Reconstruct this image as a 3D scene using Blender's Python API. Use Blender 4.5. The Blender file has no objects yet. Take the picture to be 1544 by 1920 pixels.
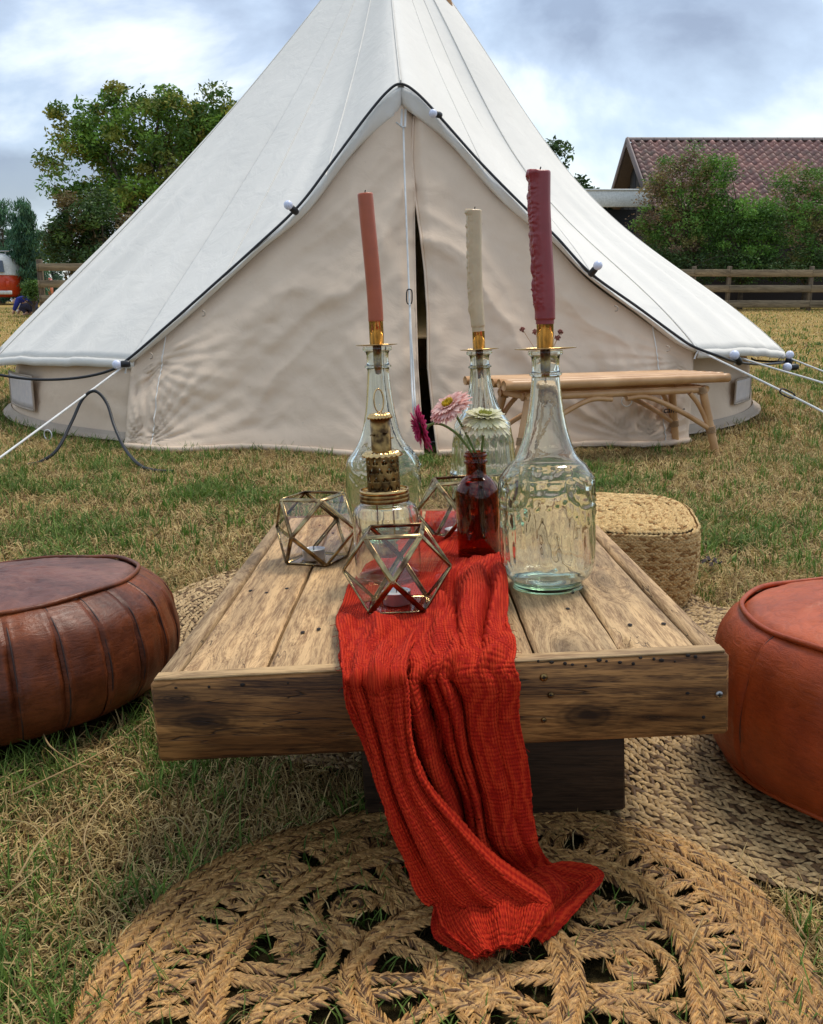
import bpy, bmesh, math, random
import numpy as np
from mathutils import Vector, Matrix
rad = math.radians
sc = bpy.context.scene
rng = np.random.default_rng(7)
random.seed(7)
# ------------------------------------------------------------------ camera
FPX, CXP, CYP, YH, CAMH = 1700.0, 772.0, 960.0, 575.0, 0.68      # focal length and frame in photo pixels
PITCH = math.atan((CYP-YH)/FPX)
cam = bpy.data.cameras.new('camera'); cam_o = bpy.data.objects.new('camera', cam); sc.collection.objects.link(cam_o)
cam.sensor_fit = 'HORIZONTAL'; cam.sensor_width = 36; cam.lens = FPX/1544*36
cam.clip_start = 0.05; cam.clip_end = 600
cam_o.location = (0, 0, CAMH); cam_o.rotation_euler = (math.pi/2-PITCH, 0, 0)
sc.camera = cam_o
# ------------------------------------------------------------------ world and sun
SUN_EL, SUN_ROT = rad(64), rad(40)      # high, slightly behind the tent to the right
w = bpy.data.worlds.new('World'); sc.world = w; w.use_nodes = True
nt = w.node_tree; nt.nodes.clear()
def N(t, typ, **kw):
    n = t.nodes.new(typ)
    for k, v in kw.items():
        if k in n.inputs.keys(): n.inputs[k].default_value = v
        else: setattr(n, k, v)
    return n
out = N(nt, 'ShaderNodeOutputWorld'); sky = N(nt, 'ShaderNodeTexSky'); sky.sky_type = 'NISHITA'; sky.sun_disc = False
sky.sun_elevation = SUN_EL; sky.sun_rotation = SUN_ROT; sky.air_density = 1.3; sky.dust_density = 1.5
bg1 = N(nt, 'ShaderNodeBackground', Strength=0.13); bg2 = N(nt, 'ShaderNodeBackground', Strength=0.98)
nt.links.new(sky.outputs[0], bg1.inputs[0])
tc = N(nt, 'ShaderNodeTexCoord'); mp = N(nt, 'ShaderNodeMapping'); mp.inputs['Scale'].default_value = (1, 1, 1.9); mp.inputs['Location'].default_value = (1.15, 0.55, 0.4)
nt.links.new(tc.outputs['Generated'], mp.inputs[0])
n1 = N(nt, 'ShaderNodeTexNoise', Scale=2.6, Detail=9.0, Roughness=0.52, Distortion=0.35)
n2 = N(nt, 'ShaderNodeTexNoise', Scale=1.5, Detail=6.0, Roughness=0.5, Distortion=0.5)
mp2 = N(nt, 'ShaderNodeMapping'); mp2.inputs['Location'].default_value = (3.3, 1.2, 5.0); mp2.inputs['Scale'].default_value = (1, 1, 1.8)
nt.links.new(tc.outputs['Generated'], mp2.inputs[0])
nt.links.new(mp.outputs[0], n1.inputs[0]); nt.links.new(mp2.outputs[0], n2.inputs[0])
r1 = N(nt, 'ShaderNodeValToRGB'); r1.color_ramp.elements[0].position = 0.41; r1.color_ramp.elements[1].position = 0.565
r1.color_ramp.elements[0].color = (0.27, 0.33, 0.46, 1); r1.color_ramp.elements[1].color = (0.88, 0.96, 1.0, 1)
e = r1.color_ramp.elements.new(0.5); e.color = (0.50, 0.61, 0.78, 1)
r2 = N(nt, 'ShaderNodeValToRGB'); r2.color_ramp.elements[0].position = 0.40; r2.color_ramp.elements[1].position = 0.60
r2.color_ramp.elements[0].color = (0.55, 0.55, 0.55, 1); r2.color_ramp.elements[1].color = (0.97, 0.97, 0.97, 1)
nt.links.new(n1.outputs[0], r1.inputs[0]); nt.links.new(n2.outputs[0], r2.inputs[0])
nt.links.new(r1.outputs[0], bg2.inputs[0])
mx = N(nt, 'ShaderNodeMixShader'); nt.links.new(r2.outputs[0], mx.inputs[0]); nt.links.new(bg1.outputs[0], mx.inputs[1]); nt.links.new(bg2.outputs[0], mx.inputs[2])
nt.links.new(mx.outputs[0], out.inputs[0])
sl = bpy.data.lights.new('sun', 'SUN'); sl.energy = 2.0; sl.angle = rad(19); sl.color = (1.0, 0.93, 0.82)
so = bpy.data.objects.new('sun', sl); sc.collection.objects.link(so)
sd = Vector((math.sin(SUN_ROT)*math.cos(SUN_EL), math.cos(SUN_ROT)*math.cos(SUN_EL), math.sin(SUN_EL)))
so.rotation_euler = (-sd).to_track_quat('-Z', 'Y').to_euler(); so.location = (0, 0, 12)
vs = sc.view_settings; vs.view_transform = 'Standard'; vs.look = 'None'; vs.gamma = 1; vs.use_curve_mapping = False; vs.exposure = 0.33
# ------------------------------------------------------------------ measuring helpers
CP, SP = math.cos(PITCH), math.sin(PITCH)
CAM = Vector((0, 0, CAMH))
def ray(px, py):
    a = (px-CXP)/FPX; b = -(py-CYP)/FPX
    return Vector((a, CP+b*SP, -SP+b*CP))
def at(px, py, Y):
    d = ray(px, py); return CAM+d*(Y/d.y)
def onplane(px, py, o, n):
    d = ray(px, py); return CAM+d*((o-CAM).dot(n)/d.dot(n))
def onground(px, py, z=0.0): return onplane(px, py, Vector((0, 0, z)), Vector((0, 0, 1)))
def axdepth(p):
    q = p-CAM; return q.y*CP-q.z*SP
# ------------------------------------------------------------------ value noise
def vnoise(x, y, seed=0):
    x = np.asarray(x, float); y = np.asarray(y, float)
    xi = np.floor(x).astype(np.int64); yi = np.floor(y).astype(np.int64); xf = x-xi; yf = y-yi
    def h(a, b):
        n = (a*374761393+b*668265263+seed*982451653) & 0xffffffff
        n = ((n ^ (n >> 13))*1274126177) & 0xffffffff
        return ((n ^ (n >> 16)) & 0xffff)/65535.0
    u = xf*xf*(3-2*xf); v = yf*yf*(3-2*yf)
    return (h(xi, yi)*(1-u)+h(xi+1, yi)*u)*(1-v)+(h(xi, yi+1)*(1-u)+h(xi+1, yi+1)*u)*v
def fnoise(x, y, seed=0, o=3):
    s = 0; a = 1; t = 0
    for k in range(o):
        s = s+a*vnoise(np.asarray(x)*2**k, np.asarray(y)*2**k, seed+k*17); t += a; a *= 0.5
    return s/t
def sstep(a, b, x):
    t = np.clip((np.asarray(x, float)-a)/(b-a), 0, 1); return t*t*(3-2*t)
# ------------------------------------------------------------------ object helpers
def props(o, label=None, cat=None, group=None, kind=None):
    if label: o['label'] = label
    if cat: o['category'] = cat
    if group: o['group'] = group
    if kind: o['kind'] = kind
    return o
def thing(name, label, cat, loc=(0, 0, 0), group=None):
    o = bpy.data.objects.new(name, None); o.empty_display_size = 0.05; sc.collection.objects.link(o); o.location = loc
    return props(o, label, cat, group)
def origin(o):
    v = Vector((0, 0, 0))
    while o is not None: v += Vector(o.location); o = o.parent
    return v
def mesh(name, V, quads=None, tris=None, mat=None, smooth=True, col=None, uv=None):
    V = np.asarray(V, float).reshape(-1, 3)
    q = np.zeros((0, 4), int) if quads is None else np.asarray(quads, int).reshape(-1, 4)
    t = np.zeros((0, 3), int) if tris is None else np.asarray(tris, int).reshape(-1, 3)
    me = bpy.data.meshes.new(name)
    me.vertices.add(len(V)); me.vertices.foreach_set('co', V.astype(np.float32).ravel())
    li = np.concatenate([q.ravel(), t.ravel()]).astype(np.int32)
    me.loops.add(len(li)); me.loops.foreach_set('vertex_index', li)
    ls = np.concatenate([np.arange(len(q))*4, len(q)*4+np.arange(len(t))*3]).astype(np.int32)
    me.polygons.add(len(ls)); me.polygons.foreach_set('loop_start', ls)
    me.polygons.foreach_set('use_smooth', np.full(len(ls), smooth, bool))
    if uv is not None:
        l = me.uv_layers.new(name='UVMap'); l.data.foreach_set('uv', np.asarray(uv, np.float32)[li].ravel())
    if col is not None:
        a = me.color_attributes.new('col', 'FLOAT_COLOR', 'POINT'); c = np.ones((len(V), 4), np.float32); c[:, :3] = col
        a.data.foreach_set('color', c.ravel())
    me.update(calc_edges=True); me.validate()
    if mat: me.materials.append(mat)
    return me
def obj(name, me, parent=None, loc=None):
    o = bpy.data.objects.new(name, me); sc.collection.objects.link(o)
    if parent is not None: o.parent = parent
    if loc is not None: o.location = loc
    return o
def mk(name, V, quads=None, tris=None, mat=None, parent=None, loc=None, **kw):
    """verts are world coordinates; they are moved into the frame of the parent (or to loc)"""
    V = np.asarray(V, float).reshape(-1, 3)
    off = origin(parent) if parent is not None else Vector(loc or (0, 0, 0))
    return obj(name, mesh(name, V-np.array(off), quads, tris, mat, **kw), parent, loc if parent is None else None)
class MB:
    def __init__(s): s.v = []; s.q = []; s.t = []; s.c = []; s.n = 0
    def add(s, V, q=None, t=None, col=(1, 1, 1)):
        V = np.asarray(V, float).reshape(-1, 3); s.v.append(V)
        if q is not None and len(q): s.q.append(np.asarray(q, int).reshape(-1, 4)+s.n)
        if t is not None and len(t): s.t.append(np.asarray(t, int).reshape(-1, 3)+s.n)
        c = np.ones((len(V), 3)); c[:] = col; s.c.append(c); s.n += len(V)
    def build(s, name, mat, parent=None, loc=None, smooth=True, M=None):
        V = np.concatenate(s.v)
        if M is not None: V = xf(V, M)
        return mk(name, V, np.concatenate(s.q) if s.q else None, np.concatenate(s.t) if s.t else None, mat, parent, loc, smooth=smooth, col=np.concatenate(s.c))
def xf(V, M):
    A = np.array(M); V = np.asarray(V, float).reshape(-1, 3); return V@A[:3, :3].T+A[:3, 3]
def grid_quads(nu, nv, close_u=False, close_v=False):
    """verts index = i*nv + j"""
    I = np.arange(nu if close_u else nu-1); J = np.arange(nv if close_v else nv-1)
    i, j = np.meshgrid(I, J, indexing='ij'); i2 = (i+1) % nu; j2 = (j+1) % nv
    return np.stack([i*nv+j, i2*nv+j, i2*nv+j2, i*nv+j2], -1).reshape(-1, 4)
def resample(P, n, closed=False):
    P = np.asarray(P, float)
    if closed: P = np.vstack([P, P[:1]])
    d = np.r_[0, np.cumsum(np.linalg.norm(np.diff(P, axis=0), axis=1))]
    s = np.linspace(0, d[-1], n+1 if closed else n)
    if closed: s = s[:-1]
    return np.stack([np.interp(s, d, P[:, k]) for k in range(P.shape[1])], 1)
def catmull(P, n):
    P = np.asarray(P, float); P = np.vstack([2*P[0]-P[1], P, 2*P[-1]-P[-2]]); m = len(P)-3
    t = np.linspace(0, m-1e-9, n); i = t.astype(int); f = (t-i)[:, None]
    a, b, c, d = P[i], P[i+1], P[i+2], P[i+3]
    return 0.5*((2*b)+(c-a)*f+(2*a-5*b+4*c-d)*f**2+(3*b-a-3*c+d)*f**3)
def tube_np(P, r, sides=8, cap=True, up=None):
    P = np.asarray(P, float); n = len(P); r = np.broadcast_to(np.asarray(r, float), (n,))
    T = np.gradient(P, axis=0); T /= np.linalg.norm(T, axis=1)[:, None]+1e-12
    ref = np.array(up if up is not None else ([0, 0, 1] if abs(T[0][2]) < .9 else [1, 0, 0]), float)
    A = np.zeros((n, 3)); a = np.cross(T[0], ref); a /= np.linalg.norm(a); A[0] = a
    for k in range(1, n):
        a = A[k-1]-T[k]*np.dot(A[k-1], T[k]); A[k] = a/(np.linalg.norm(a)+1e-12)
    B = np.cross(T, A); th = np.arange(sides)*2*math.pi/sides
    V = P[:, None]+r[:, None, None]*(A[:, None]*np.cos(th)[None, :, None]+B[:, None]*np.sin(th)[None, :, None])
    V = V.reshape(-1, 3); q = grid_quads(n, sides, close_v=True); t = []
    if cap:
        V = np.vstack([V, P[:1], P[-1:]]); m = n*sides
        t = [(m, (j+1) % sides, j) for j in range(sides)]+[(m+1, (n-1)*sides+j, (n-1)*sides+(j+1) % sides) for j in range(sides)]
    return V, q, t
def tube(mb, P, r, sides=8, cap=True, col=(1, 1, 1), up=None):
    V, q, t = tube_np(P, r, sides, cap, up); mb.add(V, q, t, col)
def lathe_np(prof, seg=48, rmod=None, close=False):
    """prof [(r,z)], rings; rmod(theta, k)->extra radius"""
    prof = np.asarray(prof, float); n = len(prof); th = np.arange(seg)*2*math.pi/seg
    R = prof[:, 0][:, None]+np.zeros(seg)[None]
    if rmod is not None: R = R+rmod(th[None], prof[:, 1][:, None], prof[:, 0][:, None])
    V = np.stack([R*np.cos(th), R*np.sin(th), prof[:, 1][:, None]+np.zeros(seg)[None]], -1).reshape(-1, 3)
    return V, grid_quads(n, seg, close_u=close, close_v=True)[:, ::-1]
def smooth_prof(pts, n): return catmull(np.asarray(pts, float), n)
_bc = {}
def rbox(size, bevel=0.003, seg=1):
    """bevelled box verts centred on origin -> V, q, t"""
    key = (tuple(round(s, 5) for s in size), bevel, seg)
    if key in _bc: return _bc[key]
    bm = bmesh.new(); bmesh.ops.create_cube(bm, size=1.0); bmesh.ops.scale(bm, vec=size, verts=bm.verts)
    if bevel > 0: bmesh.ops.bevel(bm, geom=bm.edges[:], offset=bevel, segments=seg, affect='EDGES', profile=0.5)
    bm.verts.index_update(); V = np.array([v.co[:] for v in bm.verts]); q = []; t = []
    for f in bm.faces:
        ix = [v.index for v in f.verts]
        if len(ix) == 4: q.append(ix)
        else:
            for k in range(1, len(ix)-1): t.append((ix[0], ix[k], ix[k+1]))
    bm.free(); _bc[key] = (V, q, t); return _bc[key]
def box(mb, c, size, bevel=0.003, M=None, col=(1, 1, 1), rot=None):
    V, q, t = rbox(size, bevel)
    if rot is not None: V = xf(V, rot)
    V = V+np.array(c)
    if M is not None: V = xf(V, M)
    mb.add(V, q, t, col)
def bar(mb, a, b, w, h, bevel=0.001, up=(0, 0, 1), col=(1, 1, 1)):
    a = Vector(a); b = Vector(b); d = b-a; L = d.length; x = d/L; u = Vector(up)
    y = u.cross(x)
    if y.length < 1e-4: y = Vector((0, 1, 0)).cross(x)
    y.normalize(); z = x.cross(y)
    M = Matrix(((x.x, y.x, z.x, 0), (x.y, y.y, z.y, 0), (x.z, y.z, z.z, 0), (0, 0, 0, 1))); M.translation = (a+b)/2
    V, q, t = rbox((L, w, h), bevel); mb.add(xf(V, M), q, t, col)
# ------------------------------------------------------------------ materials
def newmat(name):
    m = bpy.data.materials.new(name); m.use_nodes = True; t = m.node_tree; b = t.nodes['Principled BSDF']; return m, t, b
def coords(t, scale=(1, 1, 1), kind='Object', rnd=False):
    c = N(t, 'ShaderNodeTexCoord'); m = N(t, 'ShaderNodeMapping'); m.inputs['Scale'].default_value = scale
    src = c.outputs[kind]
    if rnd:
        oi = N(t, 'ShaderNodeObjectInfo'); va = N(t, 'ShaderNodeVectorMath', operation='ADD'); vm = N(t, 'ShaderNodeMath', operation='MULTIPLY'); vm.inputs[1].default_value = 37.0
        t.links.new(oi.outputs['Random'], vm.inputs[0]); t.links.new(src, va.inputs[0]); t.links.new(vm.outputs[0], va.inputs[1]); src = va.outputs[0]
    t.links.new(src, m.inputs[0]); return m.outputs[0]
def noise(t, vec, scale, detail=4.0, rough=0.55, dist=0.0):
    n = N(t, 'ShaderNodeTexNoise', Scale=scale, Detail=detail, Roughness=rough, Distortion=dist); t.links.new(vec, n.inputs['Vector']); return n.outputs[0]
def ramp(t, fac, stops):
    r = N(t, 'ShaderNodeValToRGB'); el = r.color_ramp.elements
    while len(el) < len(stops): el.new(0.5)
    for e_, (p, c) in zip(el, stops): e_.position = p; e_.color = (*c, 1) if not isinstance(c, (int, float)) else (c, c, c, 1)
    t.links.new(fac, r.inputs[0]); return r.outputs[0]
def mix(t, fac, a, b, mode='MIX'):
    m = N(t, 'ShaderNodeMix'); m.data_type = 'RGBA'; m.blend_type = mode; m.clamp_result = False
    for s, v in ((0, fac), (6, a), (7, b)):
        if hasattr(v, 'is_linked') or isinstance(v, bpy.types.NodeSocket): t.links.new(v, m.inputs[s])
        else: m.inputs[s].default_value = (*v, 1) if isinstance(v, tuple) else v
    return m.outputs[2]
def math_(t, op, a, b=None, c=None):
    m = N(t, 'ShaderNodeMath', operation=op)
    for k, v in enumerate((a, b, c)):
        if v is None: continue
        if isinstance(v, (int, float)): m.inputs[k].default_value = v
        else: t.links.new(v, m.inputs[k])
    return m.outputs[0]
def bump(t, b, h, strength=0.3, dist=0.002, prev=None):
    n = N(t, 'ShaderNodeBump', Strength=strength, Distance=dist); t.links.new(h, n.inputs['Height'])
    if prev is not None: t.links.new(prev, n.inputs['Normal'])
    t.links.new(n.outputs[0], b.inputs['Normal']); return n.outputs[0]
def simple(name, c, rough=0.5, metal=0.0, c2=None, scale=20, bs=0.0, bscale=60, bd=0.001, stretch=(1, 1, 1), spec=0.5, attr=False, rnd=False, **kw):
    m, t, b = newmat(name); v = coords(t, stretch, rnd=rnd)
    b.inputs['Roughness'].default_value = rough; b.inputs['Metallic'].default_value = metal; b.inputs['Specular IOR Level'].default_value = spec
    if c2 is None: c2 = tuple(x*0.8 for x in c)
    colr = ramp(t, noise(t, v, scale), [(0.35, c), (0.65, c2)])
    if attr:
        a = N(t, 'ShaderNodeAttribute'); a.attribute_name = 'col'; colr = mix(t, 1.0, colr, a.outputs['Color'], 'MULTIPLY')
    t.links.new(colr, b.inputs['Base Color'])
    if bs: bump(t, b, noise(t, v, bscale, 5.0), bs, bd)
    for k, val in kw.items(): b.inputs[k.replace('_', ' ')].default_value = val
    return m
def wood(name, axis, light, dark, scale=1.0, rough=0.62, contrast=1.0, stain=None):
    """weathered board: axis = index of the grain direction in object space"""
    m, t, b = newmat(name); s = [1.0*scale]*3; s[axis] = 0.07*scale
    v = coords(t, tuple(s), rnd=True)
    sk = [5.5*scale]*3; sk[axis] = 1.6*scale
    kv = coords(t, tuple(sk), rnd=True)
    vor = N(t, 'ShaderNodeTexVoronoi', Scale=0.9, Randomness=1.0); t.links.new(kv, vor.inputs['Vector'])
    knot = ramp(t, vor.outputs['Distance'], [(0.03, 1.0), (0.30, 0.0)])
    warp = noise(t, v, 9.0, 2.0)
    va = N(t, 'ShaderNodeVectorMath', operation='ADD'); t.links.new(v, va.inputs[0])
    kk = math_(t, 'MULTIPLY', knot, 0.05); ww = math_(t, 'MULTIPLY_ADD', warp, 0.07, kk); t.links.new(ww, va.inputs[1])
    g1 = noise(t, va.outputs[0], 70.0, 4.0, 0.6); g2 = noise(t, va.outputs[0], 260.0, 3.0, 0.65); g3 = noise(t, va.outputs[0], 16.0, 3.0, 0.6)
    g4 = noise(t, va.outputs[0], 620.0, 2.0, 0.6); f = math_(t, 'ADD', math_(t, 'MULTIPLY', g1, 0.42), math_(t, 'ADD', math_(t, 'MULTIPLY', g2, 0.36), math_(t, 'MULTIPLY', g4, 0.22)))
    mid = tuple((a+c)/2 for a, c in zip(light, dark))
    colr = ramp(t, f, [(0.5-0.10/contrast, dark), (0.485, mid), (0.5+0.05/contrast, light)])
    blot = ramp(t, g3, [(0.38, (0.62, 0.60, 0.60)), (0.6, (1.08, 1.04, 1.0))]); colr = mix(t, 0.85, colr, blot, 'MULTIPLY')
    crack = ramp(t, noise(t, va.outputs[0], 42.0, 2.0, 0.5, 0.3), [(0.492, 0.0), (0.5, 1.0), (0.508, 0.0)])
    crmask = ramp(t, noise(t, kv, 0.9, 2.0), [(0.50, 0.0), (0.57, 0.9)]); ck = mix(t, 1.0, crack, crmask, 'MULTIPLY')
    colr = mix(t, ck, colr, tuple(x*0.12 for x in dark))
    kd = ramp(t, vor.outputs['Distance'], [(0.02, 1.0), (0.11, 0.75), (0.2, 0.0)])
    colr = mix(t, math_(t, 'MULTIPLY', kd, 0.5), colr, tuple(x*0.3 for x in dark))
    oi = N(t, 'ShaderNodeObjectInfo'); tint = ramp(t, oi.outputs['Random'], [(0.0, (0.85, 0.86, 0.88)), (1.0, (1.12, 1.06, 1.0))]); colr = mix(t, 1.0, colr, tint, 'MULTIPLY')
    if stain:
        st = coords(t, (1.2, 1.2, 6.0)); sf = ramp(t, noise(t, st, 2.6, 4.0), [(0.44, 0.0), (0.62, 1.0)]); colr = mix(t, sf, colr, mix(t, 1.0, colr, stain, 'MULTIPLY'))
    t.links.new(colr, b.inputs['Base Color']); b.inputs['Roughness'].default_value = rough; b.inputs['Specular IOR Level'].default_value = 0.3
    hgt = math_(t, 'SUBTRACT', f, math_(t, 'MULTIPLY', ck, 0.8)); bump(t, b, hgt, 0.55, 0.0025)
    return m
def attrmat(name, rough=0.7, nscale=60, amount=0.35, bs=0.2, bd=0.001, stretch=(1, 1, 1), spec=0.3, trans=0.0):
    m, t, b = newmat(name); v = coords(t, stretch)
    a = N(t, 'ShaderNodeAttribute'); a.attribute_name = 'col'; nz = noise(t, v, nscale, 4.0)
    mul = ramp(t, nz, [(0.3, 1-amount), (0.7, 1+amount*0.6)]); colr = mix(t, 1.0, a.outputs['Color'], mul, 'MULTIPLY')
    t.links.new(colr, b.inputs['Base Color']); b.inputs['Roughness'].default_value = rough; b.inputs['Specular IOR Level'].default_value = spec
    if bs: bump(t, b, nz, bs, bd)
    if trans:
        tr = N(t, 'ShaderNodeBsdfTranslucent'); t.links.new(colr, tr.inputs[0]); ms = N(t, 'ShaderNodeMixShader'); ms.inputs[0].default_value = trans
        t.links.new(b.outputs[0], ms.inputs[1]); t.links.new(tr.outputs[0], ms.inputs[2]); t.links.new(ms.outputs[0], t.nodes['Material Output'].inputs[0])
    return m
def glassmat(name, c, rough=0.0, ior=1.47, bs=0.0, bscale=60, frost=False, absorb=None):
    m, t, b = newmat(name); b.inputs['Base Color'].default_value = (*c, 1); b.inputs['Transmission Weight'].default_value = 1.0
    b.inputs['Roughness'].default_value = rough; b.inputs['IOR'].default_value = ior
    v = coords(t)
    if bs: bump(t, b, noise(t, v, bscale, 3.0), bs, 0.001)
    if absorb:
        va_ = N(t, 'ShaderNodeVolumeAbsorption', Density=absorb[1]); va_.inputs['Color'].default_value = (*absorb[0], 1); t.links.new(va_.outputs[0], t.nodes['Material Output'].inputs['Volume'])
    if frost:
        f = ramp(t, noise(t, v, 45.0, 6.0, 0.7), [(0.42, 0.0), (0.62, 0.16)]); t.links.new(f, b.inputs['Roughness'])
    return m
def leather(name, c1, c2, rough=0.34):
    rough += 0.06; mot = 0.5 if c1[0] > 0.3 else 0.8
    m, t, b = newmat(name); v = coords(t); n_a = noise(t, v, 7.0, 4.0); fine = noise(t, v, 260.0, 4.0)
    scr = noise(t, coords(t, (1, 1, 4)), 30.0, 5.0, 0.7, 1.5)
    colr = ramp(t, n_a, [(0.3, c1), (0.7, c2)]); colr = mix(t, mot*0.6, colr, ramp(t, scr, [(0.36, (0.40, 0.34, 0.34)), (0.52, (1.06, 1.04, 1.04))]), 'MULTIPLY'); colr = mix(t, mot, colr, ramp(t, noise(t, v, 11.0, 5.0, 0.65), [(0.36, (0.45, 0.40, 0.42)), (0.6, (1.12, 1.1, 1.08))]), 'MULTIPLY')
    t.links.new(colr, b.inputs['Base Color'])
    t.links.new(ramp(t, n_a, [(0.3, rough-0.06), (0.7, rough+0.14)]), b.inputs['Roughness']); b.inputs['Specular IOR Level'].default_value = 0.33
    n0 = N(t, 'ShaderNodeBump', Strength=0.35, Distance=0.004); t.links.new(scr, n0.inputs['Height'])
    bump(t, b, fine, 0.25, 0.0008, n0.outputs[0]); return m
M = {}
M['canvas'] = None
def canvas(name, c1, c2):
    m, t, b = newmat(name); v = coords(t)
    big = noise(t, v, 1.6, 5.0, 0.6); w_ = noise(t, v, 900.0, 2.0)
    colr = ramp(t, big, [(0.35, c1), (0.65, c2)])
    sp = ramp(t, noise(t, v, 38.0, 3.0, 0.7), [(0.70, 0.0), (0.78, 0.5)]); colr = mix(t, sp, colr, tuple(x*0.55 for x in c1))
    t.links.new(colr, b.inputs['Base Color']); b.inputs['Roughness'].default_value = 0.85; b.inputs['Specular IOR Level'].default_value = 0.15
    wr = noise(t, v, 6.0, 4.0, 0.6, 0.6); n0 = N(t, 'ShaderNodeBump', Strength=0.35, Distance=0.02); t.links.new(wr, n0.inputs['Height'])
    bump(t, b, w_, 0.12, 0.0006, n0.outputs[0])
    return m
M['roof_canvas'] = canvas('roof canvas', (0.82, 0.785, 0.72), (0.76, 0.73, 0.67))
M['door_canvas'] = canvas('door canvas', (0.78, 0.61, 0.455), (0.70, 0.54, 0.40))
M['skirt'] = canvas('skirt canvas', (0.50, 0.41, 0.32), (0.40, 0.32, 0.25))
M['groundsheet'] = simple('groundsheet', (0.10, 0.09, 0.08), 0.8)
M['mesh_window'] = simple('window mesh', (0.70, 0.62, 0.58), 0.6, c2=(0.60, 0.54, 0.52), scale=25)
M['rope'] = simple('white rope', (0.78, 0.78, 0.76), 0.7, bs=0.4, bscale=300)
M['black_rubber'] = simple('black rubber', (0.012, 0.013, 0.016), 0.45)
M['bulb'] = simple('frosted bulb', (0.72, 0.76, 0.90), 0.25, c2=(0.68, 0.72, 0.88), scale=5)
M['print'] = simple('black print', (0.02, 0.02, 0.02), 0.8)
M['steel'] = simple('steel', (0.45, 0.45, 0.45), 0.35, 1.0)
M['plank'] = wood('plank wood', 1, (0.63, 0.43, 0.22), (0.25, 0.145, 0.065), contrast=1.05, scale=1.6)
M['rim_y'] = wood('rim wood', 1, (0.55, 0.38, 0.20), (0.22, 0.13, 0.06), scale=1.3)
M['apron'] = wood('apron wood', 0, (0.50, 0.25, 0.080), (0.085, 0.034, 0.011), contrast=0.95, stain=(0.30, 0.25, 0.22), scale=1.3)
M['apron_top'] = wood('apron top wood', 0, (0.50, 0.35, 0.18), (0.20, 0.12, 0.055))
M['base_wood_shaded'] = wood('base wood with shade', 0, (0.060, 0.034, 0.018), (0.016, 0.009, 0.005))  # near black: deep shade under the table is put into this colour
M['rattan'] = simple('rattan', (0.62, 0.36, 0.17), 0.38, c2=(0.48, 0.25, 0.10), scale=9, bs=0.15, bscale=80, stretch=(1, 1, 1))
M['binding'] = simple('rattan binding', (0.42, 0.25, 0.12), 0.5, bs=0.5, bscale=200)
M['fence'] = wood('fence wood', 0, (0.30, 0.24, 0.15), (0.13, 0.10, 0.06), scale=0.25)
M['fence_post'] = wood('post wood', 2, (0.22, 0.17, 0.11), (0.09, 0.07, 0.045), scale=0.25)
M['brass'] = simple('brass', (0.74, 0.52, 0.24), 0.16, 1.0, c2=(0.50, 0.31, 0.12), scale=14, bs=0.05, bscale=40)
M['old_brass'] = simple('antique brass', (0.40, 0.25, 0.09), 0.33, 1.0, c2=(0.07, 0.04, 0.018), scale=70, bs=0.5, bscale=90)
M['lead'] = simple('lantern strip', (0.46, 0.35, 0.17), 0.20, 1.0, c2=(0.10, 0.05, 0.03), scale=40)
M['glass'] = glassmat('clear glass', (0.955, 0.985, 0.965))
M['glass_bottle'] = glassmat('pressed glass', (0.95, 0.99, 0.965), bs=0.10, bscale=60, absorb=((0.50, 0.84, 0.52), 13.0))
M['pane'] = glassmat('lantern pane', (0.97, 0.965, 0.975), ior=1.45)
M['amber'] = glassmat('amber glass', (0.42, 0.10, 0.018))
M['tin'] = simple('tealight tin', (0.72, 0.72, 0.74), 0.3, 0.9)
def wax(name, c):
    m, t, b = newmat(name); v = coords(t); t.links.new(ramp(t, noise(t, v, 30.0, 4.0), [(0.3, c), (0.7, tuple(x*0.82 for x in c))]), b.inputs['Base Color'])
    b.inputs['Roughness'].default_value = 0.33; b.inputs['Subsurface Weight'].default_value = 0.25; b.inputs['Subsurface Radius'].default_value = (0.006, 0.003, 0.002); b.inputs['Subsurface Scale'].default_value = 1.0
    bump(t, b, noise(t, v, 90.0, 3.0), 0.15, 0.001); return m
M['wax_salmon'] = wax('salmon wax', (0.48, 0.115, 0.045)); M['wax_cream'] = wax('cream wax', (0.66, 0.52, 0.32)); M['wax_mauve'] = wax('mauve wax', (0.30, 0.038, 0.042)); M['wax_white'] = wax('white wax', (0.8, 0.8, 0.77))
M['wick'] = simple('wick', (0.02, 0.015, 0.012), 0.9)
M['seagrass'] = attrmat('seagrass', 0.55, 240, 0.5, 0.7, 0.0012, spec=0.35)
M['flatgrass'] = attrmat('flat seagrass', 0.6, 220, 0.45, 0.5, 0.001)
M['jute'] = attrmat('jute', 0.8, 260, 0.45, 0.8, 0.0015)
M['grass'] = attrmat('grass blades', 0.65, 14, 0.25, 0, trans=0.25)
M['leaf'] = attrmat('leaves', 0.55, 3, 0.3, 0, trans=0.2)
M['bark'] = simple('bark', (0.12, 0.09, 0.06), 0.9, c2=(0.06, 0.045, 0.03), scale=12, bs=0.5, bscale=14, bd=0.03)
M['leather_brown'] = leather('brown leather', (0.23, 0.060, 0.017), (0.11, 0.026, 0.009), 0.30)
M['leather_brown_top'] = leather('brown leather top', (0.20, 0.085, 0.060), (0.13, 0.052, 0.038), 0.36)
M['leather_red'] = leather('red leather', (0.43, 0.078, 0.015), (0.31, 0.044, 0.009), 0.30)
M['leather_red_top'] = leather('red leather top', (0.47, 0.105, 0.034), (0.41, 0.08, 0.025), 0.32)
M['petal'] = attrmat('petals', 0.6, 160, 0.2, 0.1, trans=0.3)
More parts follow.
